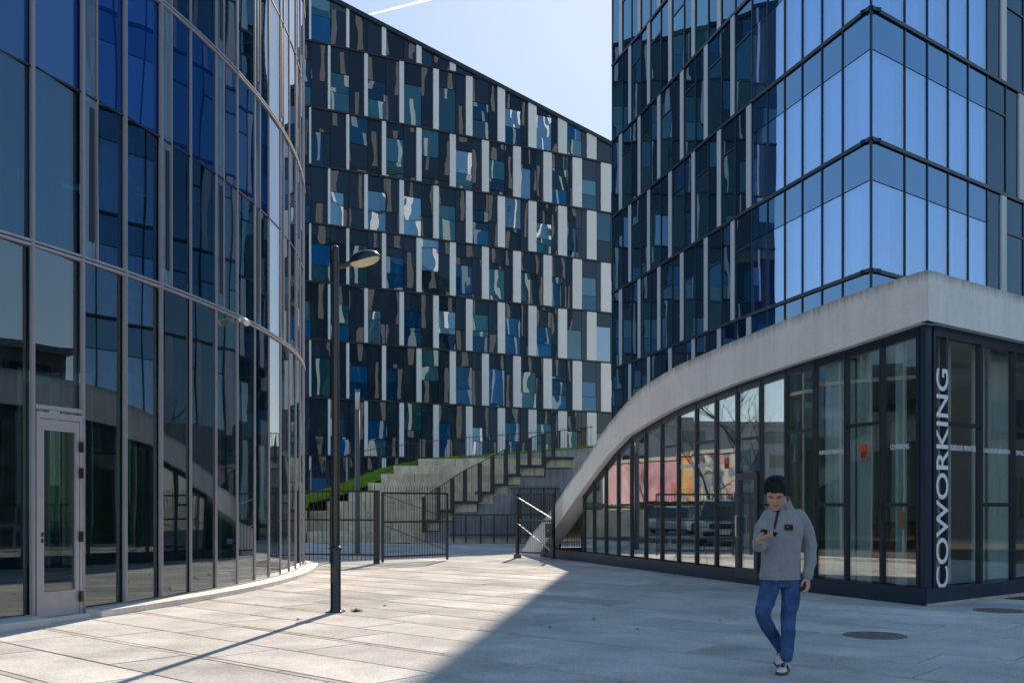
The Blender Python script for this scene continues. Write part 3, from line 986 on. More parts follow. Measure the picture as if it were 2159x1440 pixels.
# panes, mullions, transoms on the plaza side
def quad_pane(name, m, parent, a, b2, z0a, z0b, z1a, z1b, out=0.0, t=0.02):
    d = (b2 - a).normalized(); n2 = Vector((d.y, -d.x))
    if n2.x > 0.2 and parent is PB and name != 'right': pass
    vs = []
    for o in (out, out - t):
        for p, z in ((a, z0a), (b2, z0b), (b2, z1b), (a, z1a)):
            q = p + n2 * o
            vs.append((q.x, q.y, z))
    return MB().add(vs, [(0, 1, 2, 3), (7, 6, 5, 4), (0, 4, 5, 1), (1, 5, 6, 2), (2, 6, 7, 3), (3, 7, 4, 0)]).build(name, m, parent)
def glass_soff(i):
    """soffit height above glass node i"""
    return lerp_table([(y, z) for x, y, z in RIBSOFF[:-2]], P_NODES[i].y - 0.10)
ZS = [glass_soff(i) for i in range(len(P_NODES))]
DOORBAY = 5
for i in range(len(P_NODES) - 1):
    a, b2 = P_NODES[i + 1], P_NODES[i]          # far to near: outward normal faces the plaza
    za, zb = ZS[i + 1] - 0.13, ZS[i] - 0.13
    if zb < PZ + 0.15: continue
    za = max(za, PZ + 0.02)
    zt = 1.51 if i % 2 == 0 else 2.80
    gp_ = G_PODM if i >= 4 else G_POD
    if i == DOORBAY:
        quad_pane('window_pane', gp_, PB, a, b2, 2.80, 2.80, za, zb)
        quad_pane('window_pane', gp_, PB, a, b2, 2.16, 2.16, 2.75, 2.75)
        panel('transom', M_FRAME, PB, a, b2, 2.75, 2.80, out=0.03, t=0.08)
        continue
    if min(za, zb) > zt + 0.3:
        quad_pane('window_pane', gp_, PB, a, b2, PZ + 0.03, PZ + 0.03, zt - 0.025, zt - 0.025)
        quad_pane('window_pane', gp_, PB, a, b2, zt + 0.025, zt + 0.025, za, zb)
        panel('transom', M_FRAME, PB, a, b2, zt - 0.028, zt + 0.028, out=0.03, t=0.08)
    else:
        quad_pane('window_pane', gp_, PB, a, b2, PZ + 0.03, PZ + 0.03, za, zb)
# head frame following the soffit
hr = []
for i in range(len(P_NODES)):
    p = P_NODES[i]
    j0, j1 = max(i-1, 0), min(i+1, len(P_NODES)-1)
    d = (P_NODES[j0] - P_NODES[j1]).normalized(); n2 = Vector((d.y, -d.x))
    z = ZS[i]
    if z < 0.3: z = 0.3
    o, q = p + n2 * 0.035, p - n2 * 0.06
    hr.append([(o.x, o.y, z - 0.15), (q.x, q.y, z - 0.15), (q.x, q.y, z + 0.05), (o.x, o.y, z + 0.05)])
MB().rings(hr, True).build('head_frame', M_FRAME, PB)
for i, p in enumerate(P_NODES):
    if ZS[i] < PZ + 0.2: continue
    d = (P_NODES[max(i-1, 0)] - P_NODES[min(i+1, len(P_NODES)-1)]).normalized()
    d3, n3 = Vector((d.x, d.y, 0)), Vector((d.y, -d.x, 0))
    w = 0.026
    z1 = ZS[i] - 0.02
    MB().obox(Vector((p.x, p.y, (PZ + z1) / 2)), d3 * w, n3 * 0.045, Vector((0, 0, (z1 - PZ) / 2))).build('mullion', M_FRAME, PB)
# plinth
pl = [corner(0.07)] + [Vector(p) for p in offset_line(P_GLASS, 0.07)[1:-1]]
pin = [corner(-0.2)] + [Vector(p) for p in offset_line(P_GLASS, -0.2)[1:-1]]
MB().rings([[(o.x, o.y, -0.06), (q.x, q.y, -0.06), (q.x, q.y, PZ), (o.x, o.y, PZ)] for o, q in zip(pl, pin)], True).build('plinth', M_NAVY, PB)
pe = corner(0.07) + P_RDIR * 18.5; pi2 = corner(-0.2) + P_RDIR * 18.5
MB().rings([[(o.x, o.y, -0.06), (q.x, q.y, -0.06), (q.x, q.y, PZ - 0.003), (o.x, o.y, PZ - 0.003)] for o, q in ((corner(0.07) + P_RDIR * 0.002, corner(-0.2)), (pe, pi2))], True).build('plinth', M_NAVY, PB)
pk = corner(0.11)
MB().rings([[(o.x, o.y, -0.02), (q.x, q.y, -0.02), (q.x, q.y, 0.035), (o.x, o.y, 0.035)] for o, q in ((pk, corner(0.0)), (pk + P_RDIR * 18, corner(0.0) + P_RDIR * 18))], True).build('kerb_edge', M_STRIP, PB)
# corner post
cpost = MB()
c0 = corner(0.03)
cp = [c0, c0 + P_RDIR * 0.17, c0 + P_RDIR * 0.17 - nr * 0.16, c0 - nl * 0.02 + Vector(P_NODES[0]) - c0 if False else Vector(P_NODES[0]) + nl * 0.03, ]
cpost.prism([tuple(c0), tuple(c0 + P_RDIR * 0.17), tuple(c0 + P_RDIR * 0.17 - nr * 0.14), tuple(P_NODES[0] - nl * 0.14), tuple(P_NODES[0] + nl * 0.03)], PZ, zcb - 0.003)
cpost.build('corner_post', M_NAVY, PB)
# right-hand face
PR_U = [1965, 1991, 2065, 2134.5]
PRL = [tuple(P_CORN), tuple(P_CORN + P_RDIR * 20)]
PR = [hit(u, PRL) for u in PR_U]
while (PR[-1] - P_CORN).length < 16: PR.append(PR[-1] + P_RDIR * 1.08)
zh = zcb - 0.13
for i in range(len(PR) - 1):
    a, b2 = PR[i], PR[i + 1]
    if i == 0:
        panel('window_pane', G_POD, PB, a, b2, PZ + 0.03, zh, t=0.02)
        continue
    zt = 2.76 if i % 2 else 1.51
    panel('window_pane', G_POD, PB, a, b2, PZ + 0.03, zt - 0.025, t=0.02)
    panel('window_pane', G_POD, PB, a, b2, zt + 0.025, zh, t=0.02)
    panel('transom', M_FRAME, PB, a, b2, zt - 0.03, zt + 0.03, out=0.035, t=0.09)
for p in PR:
    d3, n3 = Vector((P_RDIR.x, P_RDIR.y, 0)), Vector((nr.x, nr.y, 0))
    MB().obox(Vector((p.x, p.y, (PZ + zh) / 2)), d3 * 0.027, n3 * 0.05, Vector((0, 0, (zh - PZ) / 2))).build('mullion', M_FRAME, PB)
panel('head_frame', M_FRAME, PB, PR[0] , PR[-1], zh - 0.03, zcb - 0.003, out=0.04, t=0.1)
# door leaf in its bay
a, b2 = P_NODES[DOORBAY + 1], P_NODES[DOORBAY]
PD = sub_empty('door', PB, (a.x, a.y, 0.03))
M_DFR = surface('door_grey', (0.055, 0.06, 0.075), rough=0.4, var=0.05)
for t0, t1, z0, z1 in ((0.05, 0.17, PZ - 0.16, 2.12), (0.83, 0.95, PZ - 0.16, 2.12)):
    panel('leaf_stile', M_DFR, PD, along(a, b2, t0), along(a, b2, t1), z0, z1, out=0.08, t=0.1)
panel('leaf_rail', M_DFR, PD, along(a, b2, .17), along(a, b2, .83), 1.98, 2.12, out=0.08, t=0.1)
panel('leaf_rail', M_DFR, PD, along(a, b2, .17), along(a, b2, .83), PZ - 0.16, 0.30, out=0.08, t=0.1)
panel('door_pane', G_PODM, PD, along(a, b2, .17), along(a, b2, .83), 0.30, 1.98, out=0.03, t=0.02)
hd = along(a, b2, 0.2); dd3 = (b2 - a).normalized(); nn3 = Vector((dd3.y, -dd3.x, 0))
MB().tube([Vector((hd.x, hd.y, 0.9)) + nn3 * 0.10, Vector((hd.x, hd.y, 0.9)) + nn3 * 0.15, Vector((hd.x, hd.y, 1.3)) + nn3 * 0.15, Vector((hd.x, hd.y, 1.3)) + nn3 * 0.10], 0.014, 8).build('handle', M_STEEL, PD)
# room behind the glass
inl = offset_line(P_GLASS, -5.0)
def strip(name, m, la, lb, zfun_a, thick, parent):
    rr = []
    for p, q in zip(la, lb):
        z = zfun_a(p)
        rr.append([(p[0], p[1], z), (q[0], q[1], z), (q[0], q[1], z + thick), (p[0], p[1], z + thick)])
    return MB().rings(rr, True).build(name, m, parent)
g_in = offset_line(P_GLASS, -0.25)[:-1]
i_in = inl[:-1]
g_in[0] = tuple(corner(-0.3)); i_in[0] = tuple(corner(-4.5))
sz = lambda p: max(lerp_table([(y, z) for x, y, z in RIBSOFF[:-2]], p[1]) + 0.02, 0.4)
strip('ceiling', M_CURT, g_in, i_in, sz, 0.15, PB)
strip('room_floor', M_ROOMF, g_in, i_in, lambda p: 0.12, 0.1, PB)
bw = [(p[0], p[1]) for p in i_in]
MB().rings([[(p[0], p[1], 0.1), (p[0] + .2, p[1], 0.1), (p[0] + .2, p[1], 4.2), (p[0], p[1], 4.2)] for p in bw], True).build('room_wall', M_ROOM, PB)
ra, rb2 = corner(-0.25), corner(-0.25) + P_RDIR * 15
MB().prism([tuple(ra), tuple(rb2), tuple(rb2 - nr * 4.6), tuple(corner(-4.6))], zcb - 0.02, zcb + 0.2).build('ceiling', M_CURT, PB)
MB().prism([tuple(ra), tuple(rb2), tuple(rb2 - nr * 4.6), tuple(corner(-4.6))], 0.13, 0.22).build('room_floor', M_ROOMF, PB)
w0, w1 = corner(-4.6), corner(-4.6) + P_RDIR * 13
panel('room_wall', M_ROOM, PB, w0, w1, 0.1, 4.2, out=0.0, t=0.2)
# curtains seen through the glass
for i, t0, t1, back in ((0, .12, .36, .2), (0, .70, .84, .2), (1, .02, .38, .22), (2, .03, .97, .2), (4, .05, .45, .3), (6, .5, .9, .4)):
    p, q = P_NODES[i + 1], P_NODES[i]
    curtain('curtain', M_CURT, PB, along(p, q, t0), along(p, q, t1), 0.24, 4.15 - 0.12 * i, back, 0.035, 4)
for i, t0, t1 in ((1, .62, .98), (2, .60, .97), (3, .1, .9)):
    curtain('curtain', M_CURT, PB, along(PR[i], PR[i + 1], t0), along(PR[i], PR[i + 1], t1), 0.24, 4.1, 0.45, 0.03, 3)
# lettering on the glass and stickers
def text_mesh(body, size, m, width=None, ext=0.0015):
    cu = bpy.data.curves.new('lettering', 'FONT')
    cu.body = body
    cu.size = size
    cu.extrude = ext
    cu.offset = 0.012
    cu.align_x, cu.align_y = 'LEFT', 'BOTTOM_BASELINE'
    ob = bpy.data.objects.new('tmp', cu)
    COL.objects.link(ob)
    dg = bpy.context.evaluated_depsgraph_get()
    me = bpy.data.meshes.new_from_object(ob.evaluated_get(dg))
    bpy.data.objects.remove(ob, do_unlink=True)
    bpy.data.curves.remove(cu)
    me.materials.clear(); me.materials.append(m)
    xs = [v.co.x for v in me.vertices]; ys = [v.co.y for v in me.vertices]
    x0, x1, y0, y1 = min(xs), max(xs), min(ys), max(ys)
    for v in me.vertices:
        v.co.x = (v.co.x - x0) / (x1 - x0)
        v.co.y = (v.co.y - y0) / (y1 - y0)
    return me
def lettering(body, m, parent, org, xdir, ydir, w, h, name='lettering'):
    me = text_mesh(body, 1.0, m)
    xd, yd = Vector(xdir).normalized() * w, Vector(ydir).normalized() * h
    nd = xd.cross(yd).normalized()
    M = Matrix(((xd.x, yd.x, nd.x, org[0]), (xd.y, yd.y, nd.y, org[1]), (xd.z, yd.z, nd.z, org[2]), (0, 0, 0, 1)))
    return place(bpy.data.objects.new(name, me), parent, M)
rd3, rn3 = Vector((P_RDIR.x, P_RDIR.y, 0)), Vector((nr.x, nr.y, 0))
q0, q1 = hit(1967.0, PRL), hit(1992.0, PRL)
wlet = (q1 - q0).length
base = q1 + nr * 0.058
zlo, zhi = zat(1241, q0.y), zat(776, q0.y)
lettering('COWORKING', M_LET, PB, (base.x, base.y, zlo), (0, 0, 1), -rd3, zhi - zlo, wlet)
for body, u0, u1, v0, v1 in (('BUREAUX PRIVATIFS', 2003, 2056, 949, 937), ('SALLES DE RÉUNION', 2075, 2128, 954, 942), ('ESPACE ÉVÉNEMENT', 2139, 2200, 959, 947)):
    a2, b3 = hit(u0, PRL) + nr * 0.012, hit(u1, PRL) + nr * 0.012
    z0 = zat(v0, a2.y); z1 = zat(v1, a2.y)
    lettering(body, M_LET, PB, (a2.x, a2.y, z0), rd3, (0, 0, 1), (b3 - a2).length, z1 - z0)
def on_left(u): return hit(u, P_GLASS)
for body, u0, u1, v0, v1 in (('COWORKING', 1879, 1918, 948.5, 937.5), ('BUREAUX PRIVATIFS', 1729, 1780, 959, 950), ('SALLES DE RÉUNION', 1436, 1466, 987, 979), ('ESPACE ÉVÉNEMENT', 1474, 1507, 985, 976)):
    a2, b3 = on_left(u0), on_left(u1)
    d = (b3 - a2).normalized(); n2 = Vector((d.y, -d.x)); 
    if n2.y > 0: n2 = -n2
    a2 = a2 + n2 * 0.012
    z0 = zat(v0, a2.y); z1 = zat(v1, a2.y)
    lettering(body, M_LET, PB, (a2.x, a2.y, z0), (d.x, d.y, 0), (0, 0, 1), (b3 - a2).length, z1 - z0)
for u0, u1, v0, v1 in ((1814.5, 1829, 967, 937), (1528.5, 1537, 988, 965)):
    a2, b3 = on_left(u0), on_left(u1)
    if a2.y < b3.y: a2, b3 = b3, a2
    z0, z1 = zat(v0, a2.y), zat(v1, a2.y)
    st = panel('sticker', M_RED, PB, a2, b3, z0, z1, out=0.008, t=0.004)
    d = (b3 - a2).normalized(); n2 = Vector((d.y, -d.x))
    o = a2 + d * 0.03 + n2 * 0.012
    lettering('SO', M_BLACK, st, (o.x, o.y, z0 + (z1 - z0) * 0.08), (d.x, d.y, 0), (0, 0, 1), (b3 - a2).length - 0.05, (z1 - z0) * 0.42, 'sticker_letters')
M_BRASS = surface('plaque_brown', (0.20, 0.10, 0.05), rough=0.5, var=0.1, scale=8.0)
a2, b3 = on_left(1909), on_left(1896)
if a2.y < b3.y: a2, b3 = b3, a2
pq = panel('plaque', M_BRASS, PB, a2, b3, zat(1115, a2.y), zat(1078, a2.y), out=0.008, t=0.004)
# added desk and chair stand in for vehicle lights mirrored in the glass
M_ORANGE = surface('orange_stand_in', (0.42, 0.11, 0.02), rough=0.5, var=0.1)
M_CHRED = surface('red_stand_in', (0.50, 0.03, 0.015), rough=0.5, var=0.05)
dk = empty('stand_in_desk', (0, 0, 0.22), 'made-up orange desk standing in for mirrored vehicle lights, behind the glass right of the COWORKING lettering', 'desk')
o = PR[1] - nr * 1.6 + P_RDIR * 0.9
MB().obox(Vector((o.x, o.y, 0.70)) + rd3 * 1.1, rd3 * 1.1, rn3 * 0.3, Vector((0, 0, 0.47))).build('front', M_ORANGE, dk)
MB().obox(Vector((o.x, o.y, 1.20)) + rd3 * 1.1, rd3 * 1.16, rn3 * 0.38, Vector((0, 0, 0.025))).build('worktop', M_DFR, dk)
ch = empty('chair', tuple(PR[2] - nr * 1.2) + (0.22,), 'made-up red chair standing in for mirrored vehicle lights, inside the glass beside the orange desk', 'chair')
o = Vector((*(PR[2] - nr * 1.15), 0.22)) + rd3 * 0.15
MB().obox(o + Vector((0, 0, 0.46)), rd3 * 0.21, rn3 * 0.2, Vector((0, 0, 0.02))).build('seat', M_CHRED, ch)
MB().obox(o + Vector((0, 0, 0.75)) + rn3 * 0.2, rd3 * 0.2, rn3 * 0.015, Vector((0, 0, 0.2))).build('backrest', M_CHRED, ch)
for sx in (-1, 1):
    for sy in (-1, 1):
        MB().tube([o + rd3 * 0.18 * sx + rn3 * 0.17 * sy + Vector((0, 0, 0.45)), o + rd3 * 0.22 * sx + rn3 * 0.21 * sy], 0.012, 6).build('leg', M_IRON, ch)

# ------------------------------------------------------------------ terrace, lawn, steps
EDGE = [(640,1048),(690,1033),(735,1017),(800,991),(882,973),(960,967),(1070,959),(1235,945),(1400,935)]
YE = 48.5
eu = [640, 690, 735, 800, 882, 960, 1070, 1235, 1400]
fr, bk = [], []
for u, v in EDGE:
    p = at(u, v, YE)
    fr.append(p)
tr = MB()
rr = []
for p in fr:
    rr.append([(p.x, p.y, 0), (p.x, p.y, p.z), (p.x * 1.0, 80, p.z + 0.25), (p.x, 80, 0)])
tr.rings(rr, True)
tag(tr.build('upper_terrace', M_CONC3), kind='structure')
BL = empty('concrete_steps', (-3, 43, 0), 'broad grey concrete seating steps rising behind the iron fence, below the back office block', 'steps')
ULEFT = [648, 648, 652, 690, 735, 776, 803, 830, 882]
NST = 9
for i in range(NST):
    Y = 41.0 + 0.82 * i
    zt = 0.42 * (i + 1) if i < 8 else 3.72
    x0 = (ULEFT[i] - CX) / F * Y
    x1 = (1168 - CX) / F * Y
    x = x0
    j = 0
    first = rnd.uniform(1.2, 2.0)
    while x < x1 - 0.1:
        w = min(first if j == 0 else 2.1, x1 - x)
        zb = zt - 0.43 if i else -0.05
        me = MB().box(x + 0.006, x + w - 0.006, Y, Y + 1.15, zb, zt + rnd.uniform(-0.006, 0.006)).mesh('block', M_CONC2)
        bevel_mesh(me, 0.015, 1)
        place(bpy.data.objects.new('concrete_block', me), BL)
        x += w; j += 1
    # solid fill below each row, hidden inside
MB().prism([((640 - CX) / F * 42, 42.2), ((1165 - CX) / F * 42, 42.2), ((1165 - CX) / F * 48, 48.4), ((640 - CX) / F * 48, 48.4)], -0.05, 0.4).build('footing', M_CONC3, BL)
# grass bank at the left of the steps
gk = MB()
gp = []
NG = 26
def left_edge(Y):
    i = max(0.0, min(NST - 1.0, (Y - 41.0) / 0.82))
    i0 = int(i); i1 = min(i0 + 1, NST - 1)
    u = ULEFT[i0] + (ULEFT[i1] - ULEFT[i0]) * (i - i0)
    return (u - CX) / F * Y
M_SOIL = surface('soil', (0.05, 0.045, 0.02), var=0.3, scale=3.0, diffuse=True)
M_GRASS = surface('grass_blade', (0.23, 0.36, 0.04), rough=0.6, var=0.35, scale=1.3, obj_var=0.0, spec=0.2)
bank_v = []
def bank_z(x, Y):
    # rises from 1.2 at the front to the terrace edge
    t = (Y - 41.0) / (YE - 41.0)
    ze = lerp_table([(p.x, p.z) for p in fr], x)
    return 1.32 + (ze - 1.32) * max(0, min(1, t)) ** 0.9
nx, ny = 14, 10
vs, fs = [], []
for jy in range(ny + 1):
    Y = 41.2 + (YE - 41.2) * jy / ny
    xr = left_edge(Y) + 0.05
    for jx in range(nx + 1):
        x = -16 + (xr + 16) * jx / nx
        vs.append((x, Y, bank_z(x, Y)))
for jy in range(ny):
    for jx in range(nx):
        k = jy * (nx + 1) + jx
        fs.append((k, k + 1, k + nx + 2, k + nx + 1))
tag(MB().add(vs, fs).build('bank_soil', M_SOIL), kind='structure')
# retaining wall under the bank
rw = empty('retaining_wall', (-9, 41.2, 0), 'low pale concrete retaining wall under the grass bank left of the steps', 'wall')
for k in range(4):
    x0 = -16 + k * 2.1; x1 = x0 + 2.09
    x1 = min(x1, (646 - CX) / F * 41.1)
    if x1 <= x0: break
    for r in range(3):
        MB().box(x0, x1, 40.95, 41.3, r * 0.44 - 0.02, r * 0.44 + 0.415).build('concrete_block', M_CONC2, rw)
def grass(name, fn, n, h, label=None, seed=3, wid=0.012):
    rg = random.Random(seed)
    mb = MB()
    for _ in range(n):
        x, y, z = fn(rg)
        a = rg.uniform(0, math.pi)
        hh = h * rg.uniform(0.5, 1.25)
        w = wid * rg.uniform(0.7, 1.4)
        dx, dy = math.cos(a) * w, math.sin(a) * w
        lx, ly = rg.gauss(0, hh * 0.35), rg.gauss(0, hh * 0.35)
        mb.add([(x - dx, y - dy, z - 0.02), (x + dx, y + dy, z - 0.02), (x + lx, y + ly, z + hh)], [(0, 1, 2)])
    me = bpy.data.meshes.new(name)
    me.from_pydata(mb.v, [], mb.f); me.materials.append(M_GRASS)
    o = place(bpy.data.objects.new(name, me))
    return tag(o, label, 'grass' if label else None, kind='stuff')
def bank_pt(rg):
    Y = rg.uniform(41.3, YE)
    xr = left_edge(Y)
    x = xr - abs(rg.gauss(0, 2.6)) if rg.random() < 0.8 else rg.uniform(-15, xr)
    return x, Y, bank_z(x, Y)
grass('bank_grass', bank_pt, 60000, 0.11, wid=0.02)
def lawn_pt(rg):
    Y = rg.uniform(YE + 0.05, YE + 9)
    x = (rg.uniform(900, 1260) - CX) / F * Y
    return x, Y, lerp_table([(p.x, p.z) for p in fr], x) + 0.25 * (Y - YE) / 31 - 0.02
grass('lawn_grass', lawn_pt, 50000, 0.16, seed=5, wid=0.02)
# flight of steps with its stepped side wall
SW_ = empty('stair_wall', (0, 40.4, 0), 'stepped concrete stair wall with dark ledges and stained beige blocks, right of the seating steps', 'stairs')
ST = [(893,928,1094),(928,956,1073),(956,1008,1055),(1008,1042,1035),(1042,1070,1018),(1070,1098,998),(1098,1150,979),(1150,1210,962)]
YS = 40.45
MB().box((884 - CX) / F * YS, (897 - CX) / F * YS, YS, YS + 1.0, -0.05, zat(1112, YS)).build('concrete_block', M_BEIGE, SW_)
for k, (u0, u1, v) in enumerate(ST):
    x0, x1 = (u0 - CX) / F * YS, (u1 - CX) / F * YS
    z = zat(v, YS)
    MB().box(x0 + 0.002, x1 - 0.002, YS + 0.10, YS + 1.8, -0.05, z - 0.5).build('side_wall', M_CONC3, SW_)
    MB().box(x0 + 0.02, x1 - 0.04, YS + 0.02, YS + 1.6, z - 0.46, z - 0.10).build('beige_block', M_BEIGE, SW_)
    MB().box(x0 - 0.12, x1 + 0.0, YS - 0.06, YS + 1.6, z - 0.10, z - 0.01).build('tread', M_CONC3, SW_)
    # dark steel flange under each tread
    MB().box(x0 - 0.10, x1 + 0.02, YS - 0.09, YS - 0.062, z - 0.13, z - 0.03).build('flange', M_IRON, SW_)
MB().box((945 - CX) / F * 40.2, (1110 - CX) / F * 40.2, 40.0, 40.35, -0.05, 0.19).build('kerb', M_CONC2, SW_)
# ------------------------------------------------------------------ railings, fences, gates
def bars(name, m, parent, a, b, za, zb, ta, tb, n, r=0.011, cap=300):
    """n upright bars between plan points a and b; bottoms za..zb, tops ta..tb"""
    me = None
    for i in range(n):
        t = (i + 0.5) / n
        p = along(Vector(a[:2]), Vector(b[:2]), t)
        z0, z1 = za + (zb - za) * t, ta + (tb - ta) * t
        if me is None or True:
            mb = MB().tube([(0, 0, 0), (0, 0, 0.985), (0, 0, 1.0)], [r, r, r * 0.3], 5)
            if me is None: me = mb.mesh('bar', m)
        M = Matrix.Translation((p.x, p.y, z0)) @ Matrix.Diagonal((1, 1, z1 - z0, 1))
        place(bpy.data.objects.new(name, me), parent, M)
def rail(name, m, parent, a, b, w=0.04, d=0.02):
    return MB().seg(a, b, w, d).build(name, m, parent)
def v3(p, z): return Vector((p[0], p[1], z))

# railing along the upper walkway
UR = [(652,992),(690,976),(735,958),(800,944),(880,934),(960,924),(1070,916),(1180,908),(1250,900)]
tr_ = empty('terrace_railing', tuple(at(960, 970, 50.0)), 'dark thin barred railing along the upper walkway in front of the back office block', 'railing')
YR = 49.6
pts = []
for u, v in UR:
    p = at(u, v, YR)
    pts.append(p)
for p, q in zip(pts, pts[1:]):
    MB().seg(p, q, 0.05, 0.03).build('top_rail', M_IRON, tr_)
    zb0 = lerp_table([(w.x, w.z) for w in fr], p.x) + 0.12
    zb1 = lerp_table([(w.x, w.z) for w in fr], q.x) + 0.12
    MB().seg((p.x, p.y, zb0), (q.x, q.y, zb1), 0.04, 0.02).build('bottom_rail', M_IRON, tr_)
    n = max(4, int((q - p).length / 0.16))
    bars('bar', M_IRON, tr_, p, q, zb0, zb1, p.z + 0.16, q.z + 0.16, n, 0.009)
    MB().obox((p.x, p.y + 0.05, (zb0 + p.z) / 2 - 0.05), (0.05, 0, 0), (0, 0.02, 0), (0, 0, (p.z - zb0) / 2 + 0.05)).build('post', M_IRON, tr_)

# stair handrail on flat posts
sr = empty('stair_railing', (0, 40.5, 0), 'dark stair handrail on flat upright posts climbing the stepped concrete stair wall', 'railing')
PT = [(894,1047,1118),(925,1027,1095),(954,1008,1076),(981,991,1058),(1012,976,1055),(1039,961,1036),(1067,947,1018),(1093,935,998),(1117,924,980),(1147,914,980),(1167,911,963)]
YH = 40.36
for (u, vt, vb), nx_ in zip(PT, PT[1:] + [None]):
    p, q = at(u, vt, YH), at(u, vb + 4, YH)
    MB().obox(((p.x), YH, (p.z + q.z) / 2), (0.085, 0, 0), (0, 0.012, 0), (0, 0, (p.z - q.z) / 2)).build('post', M_IRON, sr)
    if nx_:
        p2 = at(nx_[0], nx_[1], YH)
        MB().seg(p, p2, 0.05, 0.035).build('handrail', M_IRON, sr)
        q2 = at(nx_[0], nx_[2], YH)
        bars('bar', M_IRON, sr, p, p2, q.z + 0.02, q2.z - 0.02, p.z - 0.03, p2.z - 0.03, 8, 0.008)

# fence in front of the stair wall
wf = empty('wall_fence', (0, 39.8, 0), 'long iron bar fence standing close in front of the grey stair wall', 'fence')
YF = 39.75
a, b = at(948, 1135, YF), at(1182, 1135, YF)
for v, u0 in ((1030, 1075), (1085, 948), (1127, 948)):
    rail('rail', M_IRON, wf, at(u0, v, YF), at(1182, v, YF), 0.03, 0.05)
bars('bar', M_IRON, wf, at(950, 0, YF), at(1078, 0, YF), zat(1136, YF), zat(1136, YF), zat(1085, YF), zat(1085, YF), 40, 0.009)
bars('bar', M_IRON, wf, at(1078, 0, YF), at(1180, 0, YF), zat(1136, YF), zat(1136, YF), zat(1024, YF), zat(1024, YF), 34, 0.010)
for u in (957, 983, 1014, 1042, 1070, 1097, 1119, 1147, 1171):
    p = at(u, 1136, YF)
    MB().box(p.x - 0.03, p.x + 0.03, YF - 0.03, YF + 0.03, -0.01, zat(1085 if u < 1075 else 1028, YF)).build('post', M_IRON, wf)

# fence panel beside the left building
fp = empty('fence_panel', (-4.3, 25.9, 0), 'black iron fence panel with pointed bars, between the left glass building and the open gate', 'fence')
fa, fb = Vector((-5.18, 26.1)), Vector((-3.50, 25.75))
fa = fa + (fa - fb) * 0.40
for z in (0.22, 1.12, 1.86):
    rail('rail', M_IRON, fp, v3(fa, z), v3(fb, z), 0.02, 0.045)
bars('bar', M_IRON, fp, fa, fb, 0.06, 0.06, 2.03, 2.03, 20, 0.010)
for u in (699,):
    p = hit(u, [tuple(fa), tuple(fb)])
    MB().box(p.x - 0.04, p.x + 0.04, p.y - 0.03, p.y + 0.03, -0.01, 1.84).build('post', M_IRON, fp)
gpst = empty('gate_post', (-3.50, 25.75, 0), 'thick square iron gate post at the hinge of the open left gate leaf', 'post')
MB().box(-3.50 - 0.075, -3.50 + 0.075, 25.68, 25.83, -0.01, 1.86).build('shaft', M_IRON, gpst)
MB().box(-3.50 - 0.09, -3.50 + 0.09, 25.665, 25.845, 1.862, 1.885).build('cap', M_IRON, gpst)
# left gate leaf
def gate(name, a, b, n, label, z0=0.17, z1=1.84, braces='cable', lock=False, bw=0.05):
    g = empty(name, (a[0], a[1], 0), label, 'gate')
    a, b = Vector(a), Vector(b)
    d = (b - a).normalized()
    for p in (a, b):
        MB().obox(v3(p, (0.02 + z1) / 2), v3(d, 0) * bw / 2, Vector((-d.y, d.x, 0)) * bw / 2, Vector((0, 0, (z1 - 0.02) / 2))).build('stile', M_IRON, g)
    for z in (z0, (z0 + z1) / 2 + 0.06, z1 - 0.02):
        rail('rail', M_IRON, g, v3(a, z), v3(b, z), 0.03, 0.05)
    bars('bar', M_IRON, g, a + d * 0.03, b - d * 0.03, 0.09, 0.09, z1 + (0.17 if braces == 'cable' else 0.02), z1 + (0.17 if braces == 'cable' else 0.02), n, 0.0095)
    nn = Vector((d.y, -d.x, 0))
    zm = (z0 + z1) / 2 + 0.06
    if braces == 'cable':
        for p, q in ((v3(a, z1 - 0.06), v3(b, zm + 0.08)), (v3(a, zm - 0.08), v3(b, z0 + 0.1))):
            MB().tube([p + nn * 0.02, q + nn * 0.02], 0.010, 6).build('brace', M_IRON, g)
    else:
        for p, q in ((v3(a, z1 - 0.1), v3(b, zm + 0.06)), (v3(a, zm - 0.06), v3(b, z0 + 0.04))):
            # threaded steel rod with turnbuckle rings
            L = (q - p).length
            pr, rs = [], []
            for k in range(41):
                pr.append(p + (q - p) * k / 40 + nn * 0.03); rs.append(0.016 if k % 4 < 2 else 0.012)
            MB().tube(pr, rs, 7).build('brace', M_STEEL, g)
    if lock:
        c = v3(b - d * 0.11, 0.80) + nn * 0.01
        lb = MB().obox(c, v3(d, 0) * 0.13, nn * 0.05, Vector((0, 0, 0.20))).build('lock_box', M_BLACK, g)
        MB().tube([c + nn * 0.05 + Vector((0, 0, 0)), c + nn * 0.075], 0.02, 10).build('key_plate', M_STEEL, lb)
        MB().tube([v3(b, 0.02), v3(b, 0.42)], 0.014, 8).build('drop_bolt', M_STEEL, g)
    return g
gate('gate_leaf', (-3.36, 25.85), (-1.77, 27.2), 24, 'open iron gate leaf with pointed bars and thin diagonal braces, swung from the thick post')
ga = gate('gate_leaf', (0.157, 28.55), (1.135, 27.45), 17, 'narrow open iron gate leaf with two bright steel diagonal rods and a lock box', braces='rod', lock=True, bw=0.085)
c = Vector((0.157, 28.55, 0))
MB().box(c.x - 0.11, c.x + 0.11, c.y - 0.10, c.y + 0.10, -0.01, 0.12).build('foot', M_GREY, ga)
